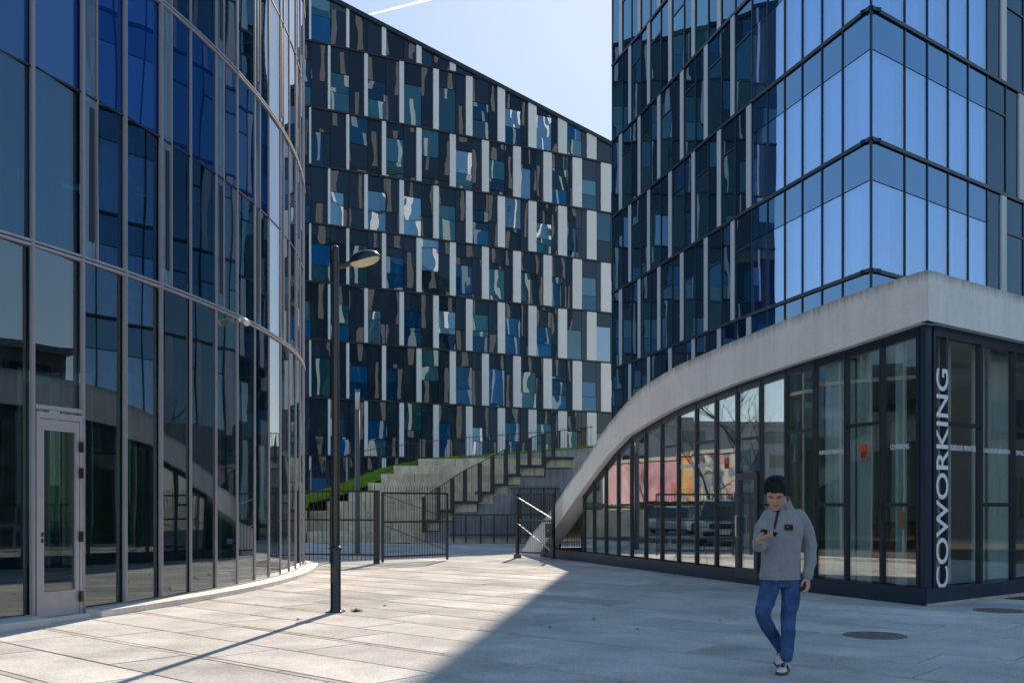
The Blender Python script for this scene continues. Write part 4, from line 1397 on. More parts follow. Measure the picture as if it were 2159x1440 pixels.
# short fence runs up to the ribbon and the glass
sf = empty('fence_panel', (1.4, 28.8, 0), 'short black iron fence panel between the lock box gate and the concrete ribbon foot', 'fence')
a, b = gnd(1181, 1173), gnd(1202, 1171)
a2, b2 = Vector(a[:2]), Vector(b[:2])
for z in (0.16, 1.12, 1.86): rail('rail', M_IRON, sf, v3(a2, z), v3(b2, z), 0.02, 0.04)
bars('bar', M_IRON, sf, a2, b2, 0.06, 0.06, 1.86, 1.86, 6, 0.009)
MB().box(a2.x - 0.035, a2.x + 0.035, a2.y - 0.035, a2.y + 0.035, -0.01, 1.88).build('post', M_IRON, sf)
sl = empty('fence_panel', (1.9, 28.4, 0), 'low black iron fence piece standing against the glass at the ribbon foot', 'fence')
a, b = gnd(1203, 1171), gnd(1228, 1169)
a2, b2 = Vector(a[:2]), Vector(b[:2])
for z in (0.14, 1.10): rail('rail', M_IRON, sl, v3(a2, z), v3(b2, z), 0.02, 0.04)
bars('bar', M_IRON, sl, a2, b2, 0.06, 0.06, 1.10, 1.10, 7, 0.009)
MB().box(b2.x - 0.02, b2.x + 0.02, b2.y - 0.02, b2.y + 0.02, -0.01, 1.12).build('post', M_IRON, sl)

# ------------------------------------------------------------------ lamps
M_BOWL = surface('lamp_bowl', (0.80, 0.68, 0.42), rough=0.35, var=0.03, scale=6.0)
def street_lamp(x, y, rot, label):
    L = empty('street_lamp', (x, y, 0), label, 'street lamp')
    Mx = Matrix.Translation((x, y, 0)) @ Matrix.Rotation(rot, 4, 'Z')
    def b(mb, name, m, parent=L, smooth=False):
        mb.v = [tuple(Mx @ Vector(p)) for p in mb.v]
        return mb.build(name, m, parent, smooth)
    o = b(MB().lathe([(0.082, 0.0), (0.082, 0.03), (0.073, 0.045), (0.073, 0.86), (0.069, 0.87)], (0, 0, 0), 18), 'sleeve', M_BLACK)
    smooth_by_angle(o)
    b(MB().box(-0.115, 0.115, -0.115, 0.115, -0.01, 0.014), 'base_plate', M_BLACK)
    for bx in (-0.095, 0.095):
        for by in (-0.095, 0.095):
            b(MB().lathe([(0.013, 0.01), (0.013, 0.03), (0.006, 0.034)], (bx, by, 0), 6), 'bolt', M_STEEL)
    b(MB().box(-0.035, 0.035, -0.0775, -0.070, 0.42, 0.66), 'access_hatch', M_IRON)
    o = b(MB().lathe([(0.072, 0.865), (0.090, 0.872), (0.090, 0.905), (0.070, 0.925), (0.058, 0.935)], (0, 0, 0), 18), 'collar', M_BLACK)
    smooth_by_angle(o)
    o = b(MB().lathe([(0.056, 0.92), (0.053, 3.2), (0.048, 5.05), (0.046, 5.10), (0.036, 5.135), (0.015, 5.15)], (0, 0, 0), 16), 'pole', M_BLACK)
    smooth_by_angle(o)
    o = b(MB().tube([(0.03, 0, 4.86), (0.14, 0, 4.87), (0.22, 0, 4.895)], [0.042, 0.037, 0.04], 12), 'arm', M_BLACK)
    smooth_by_angle(o)
    # head: half-shell hood over a shallow bowl, tilted upward
    tilt = Matrix.Translation((0.205, 0, 4.875)) @ Matrix.Rotation(-RAD(13), 4, 'Y')
    n = 20
    def shell(prof_top, name, m, up=True):
        rings = []
        K = 14
        for i in range(K + 1):
            t = i / K
            x = 0.44 * t
            w = 0.125 * math.sqrt(max(0.0, 1 - ((t - 0.55) / (0.56 if t < 0.55 else 0.47)) ** 2)) + 0.004
            h = prof_top(t)
            ring = []
            for k in range(n // 2 + 1):
                a = math.pi * k / (n // 2)
                ring.append(tilt @ Vector((x, w * math.cos(a), h * math.sin(a))))
            ring += [tilt @ Vector((x, w * math.cos(a) * 0.98, 0.0)) for a in (math.pi, 0)][:0]
            rings.append(ring)
        mb = MB().rings(rings, True)
        return smooth_by_angle(b(mb, name, m), 50)
    shell(lambda t: 0.012 + 0.135 * math.sqrt(max(0, 1 - ((t - 0.45) / (0.47 if t < .45 else 0.56)) ** 2)), 'hood', M_BLACK)
    shell(lambda t: -(0.004 + 0.075 * math.sqrt(max(0, 1 - ((t - 0.5) / 0.47) ** 2)) if 0.04 < t < 0.97 else 0.003), 'bowl', M_BOWL)
    rim = []
    for k in range(25):
        a = 2 * math.pi * k / 24
        t = 0.52 + 0.48 * math.cos(a)
        rim.append(tilt @ Vector((0.44 * t, 0.125 * math.sin(a), 0.0)))
    b(MB().tube(rim, 0.009, 6), 'rim', M_BLACK)
    b(MB().tube([tilt @ Vector((0.42, 0, 0.01)), tilt @ Vector((0.47, 0, 0.012))], 0.016, 8), 'latch', M_BLACK)
    return L
street_lamp(-2.48, 14.0, RAD(-6), 'black street lamp with domed head on a thick sleeve, standing on the sunlit plaza')

ml = empty('light_mast', (gnd(754, 1167).x, gnd(754, 1167).y, 0), 'tall slim grey light mast with a pale tubular top, behind the iron fence panel', 'street lamp')
p = gnd(754, 1167)
MB().lathe([(0.088, -0.01), (0.085, 0.1), (0.076, 4.45)], (p.x, p.y, 0), 16).build('pole', M_GREY, ml, smooth=True)
M_TUBE = surface('lamp_tube', (0.55, 0.56, 0.58), rough=0.25, var=0.08, scale=5.0)
MB().lathe([(0.072, 4.45), (0.072, 5.02)], (p.x, p.y, 0), 14).build('lamp_tube', M_TUBE, ml, smooth=True)
MB().lathe([(0.084, 5.02), (0.084, 5.10)], (p.x, p.y, 0), 14).build('cap', M_GREY, ml)

# ------------------------------------------------------------------ manhole covers, weeds
M_CAST = surface('cast_iron', (0.16, 0.14, 0.13), rough=0.75, var=0.3, scale=9.0, bump=0.004, bump_scale=60)
def manhole(u, v, r, label):
    c = gnd(u, v)
    m = empty('manhole_cover', (c.x, c.y, 0), label, 'manhole cover')
    prof = [(r, -0.02), (r, 0.004), (r - 0.03, 0.005), (r - 0.035, 0.001), (r - 0.05, 0.001)]
    rim = MB()
    rings = [[Vector((c.x + q * math.cos(2*math.pi*k/36), c.y + q * math.sin(2*math.pi*k/36), z)) for k in range(36)] for q, z in prof]
    rim.rings(rings, False).build('rim', M_CAST, m)
    MB().lathe([(r - 0.052, -0.02), (r - 0.052, 0.003)], (c.x, c.y, 0), 36).build('lid', M_CAST, m)
    st = MB()
    for iy in range(-6, 7):
        for ix in range(-6, 7):
            x, y = ix * r / 6.5, iy * r / 6.5
            if math.hypot(x, y) < r - 0.09 and (ix + iy) % 2 == 0:
                st.box(c.x + x - .022, c.x + x + .022, c.y + y - .022, c.y + y + .022, 0.002, 0.007)
    tag(st.build('stud', M_CAST, m), kind='stuff')
manhole(1845, 1339, 0.355, 'larger round rusty cast iron manhole cover in the paving, right of the walking man')
manhole(2108, 1287, 0.355, 'round dark manhole cover in the paving near the right hand corner of the glass storey')
M_WEED = surface('weed_leaf', (0.10, 0.14, 0.02), rough=0.7, var=0.3, scale=20.0)
def weed(u, v, n, h, label, seed):
    c = gnd(u, v)
    rg = random.Random(seed)
    mb = MB()
    for _ in range(n):
        a = rg.uniform(0, 2 * math.pi); r = abs(rg.gauss(0, h * 0.8))
        x, y = c.x + math.cos(a) * r, c.y + math.sin(a) * r * 0.5
        a2 = rg.uniform(0, math.pi); w = 0.004
        lx, ly = rg.gauss(0, h * .5), rg.gauss(0, h * .5)
        mb.add([(x - math.cos(a2)*w, y - math.sin(a2)*w, -0.012), (x + math.cos(a2)*w, y + math.sin(a2)*w, -0.012), (x + lx, y + ly, h * rg.uniform(.5, 1.2))], [(0, 1, 2)])
    o = place(bpy.data.objects.new('weed_tuft', mb.mesh('weed', M_WEED)))
    tag(o, label, 'weed', 'weeds growing in the paving joints')
weed(752, 1289, 160, 0.05, 'yellow green weed tuft in a joint just right of the street lamp base', 1)
weed(629, 1306, 50, 0.025, 'tiny weed tuft in a joint left of the street lamp base', 2)
weed(812, 1277, 40, 0.02, 'low weed smear in the sunlit paving beyond the weed tuft by the lamp', 3)
weed(1252, 1305, 60, 0.02, 'dark moss clump in a shaded joint left of centre between light streaks', 4)
weed(1160, 1322, 40, 0.02, 'small moss clump nearest the sunlit shadow edge', 5)
weed(1518, 1309, 30, 0.02, 'small dark weed in the shaded paving just left of the walking man', 6)
weed(1345, 1326, 90, 0.015, 'long moss strip along a slanting joint in the shaded paving', 7)
# ------------------------------------------------------------------ the walking man
M_SKIN = surface('skin', (0.56, 0.33, 0.25), rough=0.5, var=0.10, scale=18.0, space='object')
M_HAIR = surface('hair', (0.012, 0.010, 0.010), rough=0.5, var=0.4, scale=60.0, bump=0.004, bump_scale=120, spec=0.3)
M_FLEECE = surface('fleece', (0.26, 0.275, 0.30), rough=0.95, var=0.20, scale=120.0, bump=0.005, bump_scale=90, sheen=0.35, spec=0.1)
M_FLEECE_D = surface('fleece_dark', (0.012, 0.013, 0.018), rough=0.7, var=0.0)
M_JEAN = surface('denim', (0.045, 0.10, 0.235), rough=0.9, var=0.40, scale=7.0, bump=0.003, bump_scale=160, speck=0.25, spec=0.15)
M_SHOEW = surface('shoe_white', (0.60, 0.60, 0.58), rough=0.5, var=0.05, scale=10.0)
M_SOLE = surface('shoe_sole', (0.10, 0.065, 0.04), rough=0.6, var=0.1, scale=10.0)
M_LIP = surface('lip', (0.32, 0.12, 0.10), rough=0.4, var=0.0)
M_ORA = surface('badge_orange', (0.7, 0.12, 0.02), rough=0.5, var=0.0)
M_PHONE = surface('phone_black', (0.01, 0.01, 0.012), rough=0.15, var=0.0, coat=0.5)

def rings_tube(mb, secs, n=14):
    """secs: (centre, half-axis a, half-axis b); closed lofted limb"""
    rr = []
    for c, a, b2 in secs:
        c, a, b2 = Vector(c), Vector(a), Vector(b2)
        rr.append([c + a * math.cos(2*math.pi*k/n) + b2 * math.sin(2*math.pi*k/n) for k in range(n)])
    mb.rings(rr, True)
def limb(mb, pts, rad, n=12, flat=1.0):
    """tapered limb through pts with rounded ends"""
    P = [Vector(p) for p in pts]
    t0 = (P[1] - P[0]).normalized(); t1 = (P[-1] - P[-2]).normalized()
    P2 = [P[0] - t0 * rad[0] * .8, P[0] - t0 * rad[0] * .5] + P + [P[-1] + t1 * rad[-1] * .5, P[-1] + t1 * rad[-1] * .8]
    R2 = [rad[0] * .45, rad[0] * .82] + list(rad) + [rad[-1] * .82, rad[-1] * .45]
    mb.tube(P2, R2, n)
def subdiv(pts, rad, k=5):
    """smooth in-between points on a joint chain (Catmull-Rom)"""
    P = [Vector(p) for p in pts]
    o, r = [], []
    for i in range(len(P) - 1):
        p0, p1, p2, p3 = P[max(i-1, 0)], P[i], P[i+1], P[min(i+2, len(P)-1)]
        for j in range(k):
            t = j / k
            o.append(0.5 * ((2*p1) + (p2-p0)*t + (2*p0-5*p1+4*p2-p3)*t*t + (3*p1-p0-3*p2+p3)*t**3))
            r.append(rad[i] + (rad[i+1] - rad[i]) * t)
    o.append(P[-1]); r.append(rad[-1])
    return o, r
def remesh(mb, name, m, voxel, smooth=4, noise_amp=0.0, noise_scale=8.0, stretch=(1, 1, 1)):
    me = mb.mesh(name, m)
    ob = bpy.data.objects.new('tmp', me)
    COL.objects.link(ob)
    md = ob.modifiers.new('r', 'REMESH'); md.mode = 'VOXEL'; md.voxel_size = voxel; md.use_smooth_shade = True
    dg = bpy.context.evaluated_depsgraph_get()
    me2 = bpy.data.meshes.new_from_object(ob.evaluated_get(dg))
    bpy.data.objects.remove(ob, do_unlink=True)
    from mathutils import noise as mn
    bm = bmesh.new(); bm.from_mesh(me2)
    for _ in range(smooth):
        bmesh.ops.smooth_vert(bm, verts=bm.verts[:], factor=0.5, use_axis_x=True, use_axis_y=True, use_axis_z=True)
    bm.normal_update()
    if noise_amp:
        for v in bm.verts:
            c = Vector((v.co.x * noise_scale * stretch[0], v.co.y * noise_scale * stretch[1], v.co.z * noise_scale * stretch[2]))
            v.co += v.normal * (mn.noise(c) * noise_amp + mn.noise(c * 2.3) * noise_amp * .5)
    for f in bm.faces: f.smooth = True
    bm.to_mesh(me2); bm.free()
    me2.materials.clear(); me2.materials.append(m)
    me2.name = name
    return me2

YM = 9.0
def J(u, v, y=YM): return at(u, v, y)
MAN = empty('person', (gnd(1650, 1420).x, YM, 0), 'man in a grey half-zip fleece and blue jeans walking while looking down at his phone', 'person')
# joints
neck0, neck1 = J(1656, 1084, 9.05), J(1645, 1052, 8.98)
shR, shL = J(1620, 1090, 9.0), J(1687, 1089, 9.04)
elR, wrR = J(1602, 1147, 8.93), J(1602, 1139, 8.68)
elL, wrL = J(1708, 1152, 9.06), J(1704, 1217, 9.0)
hipR, hipL = J(1626, 1222, 9.02), J(1668, 1222, 9.05)
knR, anR = J(1610, 1297, 8.92), J(1652, 1371, 9.28)
knL, anL = J(1663, 1302, 8.95), J(1659, 1389, 8.98)
body = MB()
def torso(mb, k):
    rows = [(1228, 1647, .150, .105, 9.03), (1200, 1647, .160, .110, 9.03), (1165, 1648, .158, .110, 9.02), (1130, 1650, .172, .118, 9.02), (1105, 1652, .180, .115, 9.03), (1088, 1653, .150, .098, 9.04), (1076, 1655, .085, .075, 9.05)]
    rings_tube(mb, [(J(u, v, y), (w * k, .02 * k, 0), (-.02, d * k, 0)) for v, u, w, d, y in rows], 18)
torso(body, 0.86)
limb(body, [neck0, neck1], [.058, .054])
limb(body, *subdiv([shR, elR, wrR], [.050, .042, .030])); limb(body, *subdiv([shL, elL, wrL], [.050, .042, .030]))
limb(body, *subdiv([hipR, J(1617, 1262, 8.97), knR, J(1627, 1333, 9.08), anR], [.070, .06, .050, .044, .036])); limb(body, *subdiv([hipL, J(1667, 1262, 9.0), knL, J(1662, 1345, 8.97), anL], [.070, .06, .050, .044, .036]))
# head
HC_ = J(1637, 1039.5, 8.94)
HR = Matrix.Translation(HC_) @ Matrix.Rotation(RAD(-24), 4, 'Z') @ Matrix.Rotation(RAD(42), 4, 'X') @ Matrix.Rotation(RAD(3), 4, 'Y') @ Matrix.Scale(1.10, 4)
HS = 1.0
PROF = [(-.118, .024, -.082, -.030), (-.106, .040, -.092, -.005), (-.085, .052, -.094, .020), (-.060, .061, -.091, .050), (-.035, .067, -.090, .070), (-.010, .0705, -.088, .084), (.012, .0725, -.085, .092), (.035, .0745, -.090, .096), (.055, .0745, -.087, .096), (.078, .071, -.076, .090), (.098, .060, -.056, .074), (.113, .042, -.034, .050), (.121, .016, -.010, .020)]
def head_r(z):
    for (z0, w0, f0, b0), (z1, w1, f1, b1) in zip(PROF, PROF[1:]):
        if z <= z1:
            t = max(0, (z - z0) / (z1 - z0))
            return w0 + (w1-w0)*t, f0 + (f1-f0)*t, b0 + (b1-b0)*t
    return PROF[-1][1:]
def head_pt(z, a, grow=0.0):
    """a = 0 faces forward (-y), grows towards +x"""
    w, f, b2 = head_r(z)
    cy_ = (f + b2) / 2
    hy = (b2 - f) / 2
    s, c = math.sin(a), math.cos(a)
    e = 0.88
    x = (w + grow) * math.copysign(abs(s) ** e, s)
    y = cy_ - (hy + grow) * math.copysign(abs(c) ** e, c)
    return Vector((x, y, z))
hm = MB()
rr = []
NZ, NA = 34, 36
for i in range(NZ + 1):
    z = -.118 + .239 * i / NZ
    ring = []
    for k in range(NA):
        a = 2 * math.pi * k / NA
        p = head_pt(z, a)
        # eye sockets, cheeks
        for sx in (-1, 1):
            d2 = ((p.x - sx * .032) / .022) ** 2 + ((z - .013) / .015) ** 2
            if p.y < -.03: p.y += .013 * math.exp(-d2)
            d3 = ((p.x - sx * .043) / .02) ** 2 + ((z + .020) / .02) ** 2
            if p.y < -.02: p.y -= .005 * math.exp(-d3)
        if p.y < -.03:
            p.y -= .006 * math.exp(-((z - .034) / .010) ** 2 - (p.x / .05) ** 4)
            p.y -= .006 * math.exp(-((z + .056) / .010) ** 2 - (p.x / .022) ** 2)
            p.y += .004 * math.exp(-((z + .076) / .008) ** 2 - (p.x / .03) ** 2)
            p.y -= .006 * math.exp(-((z + .100) / .012) ** 2 - (p.x / .022) ** 2)
        ring.append(HR @ p)
    rr.append(ring)
hm.rings(rr, True)
# nose and ears
hm.rings([[HR @ Vector((sx * w, y, z)) for sx, y in ((-1, yb), (-.6, yf + .006), (0, yf), (.6, yf + .006), (1, yb))] for z, w, yf, yb in ((.032, .007, -.090, -.075), (.010, .009, -.099, -.075), (-.012, .013, -.112, -.078), (-.024, .017, -.116, -.080), (-.034, .014, -.104, -.080))], True)
for sx in (-1, 1):
    ear = []
    for i in range(7):
        t = i / 6
        z = -.034 + .066 * t
        w = .016 * math.sin(math.pi * (0.12 + .8 * t)) + .004
        ear.append([HR @ Vector((sx * (.0695 + .006 * t + .009 * math.cos(q) * .8), .010 + .006 * t + w * math.sin(q), z)) for q in [2 * math.pi * k / 8 for k in range(8)]])
    hm.rings(ear, True)
body.add(hm.v, hm.f)
me_body = remesh(body, 'person_body', M_SKIN, 0.0048, 2)
# hands: palm, four bent fingers, thumb
def hand(side, wrist, d, palm_n, curl, spread=.012, scale=1.0, thumb_out=0.9):
    """d: direction from wrist to knuckles, palm_n: out of the palm, side: towards the thumb"""
    d, palm_n = Vector(d).normalized(), Vector(palm_n).normalized()
    s = d.cross(palm_n).normalized() * side
    mb = MB()
    pk = wrist + d * .085 * scale
    rings_tube(mb, [(wrist - d * .03, s * .026, palm_n * .020), (wrist, s * .028, palm_n * .019), (wrist + d * .03, s * .036, palm_n * .017), (wrist + d * .065, s * .042, palm_n * .015), (pk, s * .041, palm_n * .012)], 12)
    for f, (off, ln) in enumerate(((.030, .074), (.010, .082), (-.010, .076), (-.029, .060))):
        p = pk + s * off - d * (.006 if f == 3 else 0)
        pts = [p - d * .02, p]
        dd = d.copy()
        for j, seg in enumerate((.44, .32, .24)):
            ang = curl[j]
            ax = dd.cross(palm_n).normalized()
            q = Matrix.Rotation(ang, 3, ax)
            dd = (q @ dd).normalized()
            palm_n2 = (q @ palm_n)
            p = p + dd * ln * seg * scale
            pts.append(p.copy())
        limb(mb, pts, [.0095, .0095, .0088, .0078, .0066], 8)
    b0 = wrist + d * .018 + s * .024 + palm_n * .006
    b1 = b0 + (d * .6 + s * .6 + palm_n * thumb_out * .5).normalized() * .036
    b2 = b1 + (d * .9 + s * .15 + palm_n * thumb_out * .5).normalized() * .030
    b3 = b2 + (d * .95 + palm_n * thumb_out * .3 - s * .1).normalized() * .024
    limb(mb, [b0, b1, b2, b3], [.013, .0115, .010, .0075], 8)
    return mb
hL = hand(-1, wrL, (-.06, -.25, -1), (-.75, .55, 0.1), (.35, .5, .4))
hRd = Vector((.42, -.75, .22))
hR = hand(1, wrR + Vector((.004, -.02, .006)), hRd, (0, .28, .96), (.25, .6, .6), thumb_out=.8)
mh = []
for k, h in enumerate((hL, hR)):
    mh.append(remesh(h, 'hand', M_SKIN, 0.0030, 2))
bm = bmesh.new()
bm.from_mesh(me_body)
for h in mh: bm.from_mesh(h)
for f in bm.faces: f.smooth = True
bm.to_mesh(me_body); bm.free()
place(bpy.data.objects.new('body', me_body), MAN)
# brows, eyelids, lips
def face_line(name, m, pts, r, sub=0.0):
    out = []
    for x, z in pts:
        w, f, b2 = head_r(z)
        a = math.asin(max(-1, min(1, x / w)))
        p = head_pt(z, a)
        out.append(HR @ Vector((x, p.y - .002 + sub, z)))
    MB().tube(out, r, 6).build(name, m, MAN, smooth=True)
for sx in (-1, 1):
    face_line('eyebrow', M_HAIR, [(sx * .013, .034), (sx * .025, .040), (sx * .040, .040), (sx * .052, .032)], [.003, .0046, .004, .0022], -.006)
    face_line('eyelid', M_HAIR, [(sx * .019, .012), (sx * .031, .008), (sx * .044, .012)], [.0018, .0024, .0018], .009)
face_line('mouth', M_LIP, [(-.024, -.056), (-.010, -.0535), (0, -.0545), (.010, -.0535), (.024, -.056)], [.002, .0042, .0042, .0042, .002], -.006)
# hair
hv, hf_ = [], []
from mathutils import noise as mnoise
NZ2, NA2 = 30, 48
grid = {}
for i in range(NZ2 + 1):
    z = -.062 + .190 * i / NZ2
    for k in range(NA2):
        a = 2 * math.pi * k / NA2
        aa = abs((a + math.pi) % (2 * math.pi) - math.pi)     # 0 front, pi back
        thick = .003 + .018 * max(0, (z - .0) / .12)
        p = head_pt(min(z, .1205), a, thick)
        if z > .1205: p.z = .1205 + thick * .9
        else: p.z += thick * max(0, (z - .05) / .07) * .9
        nz = mnoise.noise(p * 90) * .005 + mnoise.noise(p * 32) * .005
        p += (p - Vector((0, 0, .02))).normalized() * nz
        line = lerp_table([(0, .074), (.5, .074), (.85, .060), (1.05, .034), (1.35, -.022), (1.55, -.012), (1.75, .030), (1.95, .0), (2.3, -.040), (3.2, -.058)], aa) + mnoise.noise(Vector((a * 9, 0, 1))) * .005
        grid[i, k] = (len(hv), z >= line)
        hv.append(HR @ p)
for i in range(NZ2):
    for k in range(NA2):
        q = [grid[i, k], grid[i, (k+1) % NA2], grid[i+1, (k+1) % NA2], grid[i+1, k]]
        if sum(g[1] for g in q) >= 3: hf_.append(tuple(g[0] for g in q))
hf_.append(tuple(grid[NZ2, k][0] for k in range(NA2)))
me = bpy.data.meshes.new('hair'); me.from_pydata(hv, [], hf_); me.materials.append(M_HAIR)
me.polygons.foreach_set('use_smooth', [True] * len(me.polygons))
bm = bmesh.new(); bm.from_mesh(me)
bmesh.ops.recalc_face_normals(bm, faces=bm.faces[:])
bmesh.ops.delete(bm, geom=[v for v in bm.verts if not v.link_faces], context='VERTS')
ext = bmesh.ops.solidify(bm, geom=bm.faces[:], thickness=.008)
for f in bm.faces: f.smooth = True
bm.to_mesh(me); bm.free()
place(bpy.data.objects.new('hair', me), MAN)
# short locks lying over the cap of hair
rgh = random.Random(5)
lk = MB()
for _ in range(1500):
    z = rgh.uniform(-.045, .12); a = rgh.uniform(-math.pi, math.pi)
    aa = abs(a)
    line = lerp_table([(0, .074), (.5, .074), (.85, .060), (1.05, .034), (1.35, -.022), (1.55, -.012), (1.75, .030), (1.95, .0), (2.3, -.040), (3.2, -.058)], aa)
    if z < line + .004: continue
    th = .003 + .018 * max(0, z / .12) + .002
    p = head_pt(min(z, .118), a, th)
    p.z += (.018 * max(0, (z - .05) / .07)) if z > .05 else 0
    nrm = (p - Vector((0, .005, .015))).normalized()
    lean = Vector((rgh.gauss(0, .35), -.55 if aa < 1.6 else .25, -.75 + rgh.gauss(0, .3)))
    t = (lean - nrm * lean.dot(nrm)).normalized()
    s_ = nrm.cross(t)
    L_ = rgh.uniform(.012, .030); w_ = rgh.uniform(.0015, .0035)
    q0, q1 = p - t * L_ * .4, p + t * L_ * .6 + nrm * rgh.uniform(-.002, .008)
    m_ = (q0 + q1) / 2 + nrm * .004
    lk.add([HR @ v_ for v_ in (q0 - s_ * w_, q0 + s_ * w_, m_ + s_ * w_ * .8, m_ - s_ * w_ * .8, q1)], [(0, 1, 2, 3), (3, 2, 4)])
o = lk.build('hair_locks', M_HAIR, MAN, smooth=True)
o['kind'] = 'stuff'
# fleece
fl = MB()
rows = [(1221, 1646, .178, .128, 9.03), (1214, 1646, .187, .134, 9.03), (1195, 1646, .183, .134, 9.03), (1165, 1647, .176, .134, 9.02), (1135, 1649, .184, .140, 9.02), (1110, 1651, .196, .138, 9.03), (1094, 1652, .186, .122, 9.04), (1083, 1653, .150, .104, 9.05), (1074, 1654, .100, .085, 9.05), (1068, 1654, .080, .076, 9.045)]
rings_tube(fl, [(J(u, v, y), (w, .03, 0), (-.02, d, 0)) for v, u, w, d, y in rows], 24)
limb(fl, *subdiv([shL + Vector((-.02, 0, .01)), J(1701, 1118, 9.06), elL, J(1708, 1185, 9.03), wrL + Vector((0, 0, .012))], [.072, .066, .059, .055, .050]))
limb(fl, *subdiv([shR + Vector((.02, 0, .01)), J(1606, 1118, 8.98), elR + Vector((0, 0, -.005)), wrR + Vector((-.004, .045, -.018))], [.072, .066, .061, .052]))
me = remesh(fl, 'fleece', M_FLEECE, 0.0058, 4, 0.011, 12.0, (1, 1, .7))
FLEECE = place(bpy.data.objects.new('fleece', me), MAN)
# stand-up collar, open at the throat, with the zip below
cc = J(1653, 1072, 9.04)
cax = (J(1647, 1048, 8.99) - cc).normalized()
cx_ = Vector((1, 0, -.12)); cx_ = (cx_ - cax * cx_.dot(cax)).normalized(); cyv = cax.cross(cx_)
co, ci = [], []
KC = 26
rings_c = []
for i in range(KC + 1):
    a = RAD(-78) + (2 * math.pi - RAD(34)) * i / KC + RAD(-6)
    dirv = cx_ * math.cos(a) + cyv * math.sin(a) * 1.0
    hgt = .088 + .010 * math.sin(a)
    rings_c.append([cc + dirv * .084 - cax * .015, cc + dirv * .073 + cax * hgt, cc + dirv * .066 + cax * (hgt + .002), cc + dirv * .070 - cax * .01])
mb = MB().rings(rings_c, True)
o = mb.build('collar', M_FLEECE, MAN, smooth=True)
zp0, zp1 = J(1640, 1068, 8.955), J(1633, 1110, 8.886)
def on_front(u, v, out=0.004):
    """point on the fleece's camera-facing surface"""
    o_ = Vector((0, 0, HC)); d_ = (J(u, v, 9.0) - o_).normalized()
    ok, loc, nrm, _ = FLEECE.ray_cast(o_, d_)
    return (loc + nrm * out) if ok else J(u, v, 8.9)
bpy.context.view_layer.update()
zpts = [on_front(1642 - 8 * t, 1073 + 36 * t, .003) for t in [k / 8 for k in range(9)]]
zp = MB()
zp.rings([[p + Vector((-.0105, 0, 0)), p + Vector((-.0105, -.006, 0)), p + Vector((.0105, -.006, 0)), p + Vector((.0105, 0, 0))] for p in zpts], True)
zp.build('zip', M_FLEECE_D, MAN)
MB().obox(zpts[-1] + Vector((0, -.008, -.012)), (.006, 0, 0), (0, .004, 0), (0, 0, .016)).build('zip_pull', M_FLEECE_D, MAN)
b00, b10, b11, b01 = on_front(1653.5, 1117, .011), on_front(1671.5, 1117.5, .011), on_front(1671, 1106.5, .011), on_front(1654, 1105.5, .011)
bn = (b10 - b00).cross(b01 - b00).normalized()
if bn.y > 0: bn = -bn
bd = MB().add([b00 + bn * .004, b10 + bn * .004, b11 + bn * .004, b01 + bn * .004, b00 - bn * .004, b10 - bn * .004, b11 - bn * .004, b01 - bn * .004], [(0, 1, 2, 3), (7, 6, 5, 4), (0, 4, 5, 1), (1, 5, 6, 2), (2, 6, 7, 3), (3, 7, 4, 0)]).build('chest_badge', M_FLEECE_D, MAN)
xm = (b10 - b00); ym = (b01 - b00)
c0 = b00 + xm * .22 + ym * .45 + bn * .008
MB().add([c0, c0 + xm * .56, c0 + xm * .56 + ym * .18, c0 + ym * .18], [(0, 1, 2, 3)]).build('badge_stroke', M_ORA, bd)
# hem and cuffs
for c, a, b2 in ((J(1646, 1219, 9.03), Vector((.183, .03, 0)), Vector((-.02, .132, 0))),):
    MB().tube([c + a * math.cos(2*math.pi*k/30) + b2 * math.sin(2*math.pi*k/30) for k in range(31)], .008, 6, cap=False).build('hem', M_FLEECE, MAN, smooth=True)
# jeans
jn = MB()
rings_tube(jn, [(J(1646, 1205, 9.03), (.160, .02, 0), (-.02, .112, 0)), (J(1646, 1222, 9.03), (.165, .02, 0), (-.02, .116, 0)), (J(1646, 1236, 9.03), (.155, .02, 0), (-.02, .108, 0))], 20)
limb(jn, *subdiv([hipR, J(1617, 1262, 8.97), knR, J(1627, 1333, 9.08), anR + Vector((-.004, .01, .004))], [.094, .083, .070, .060, .052]))
limb(jn, *subdiv([hipL, J(1667, 1262, 9.0), knL, J(1662, 1345, 8.97), anL + Vector((0, 0, .012))], [.096, .084, .068, .062, .052]))
me = remesh(jn, 'jeans', M_JEAN, 0.0058, 3, 0.006, 12.0, (.7, .7, 1.2))
place(bpy.data.objects.new('jeans', me), MAN)
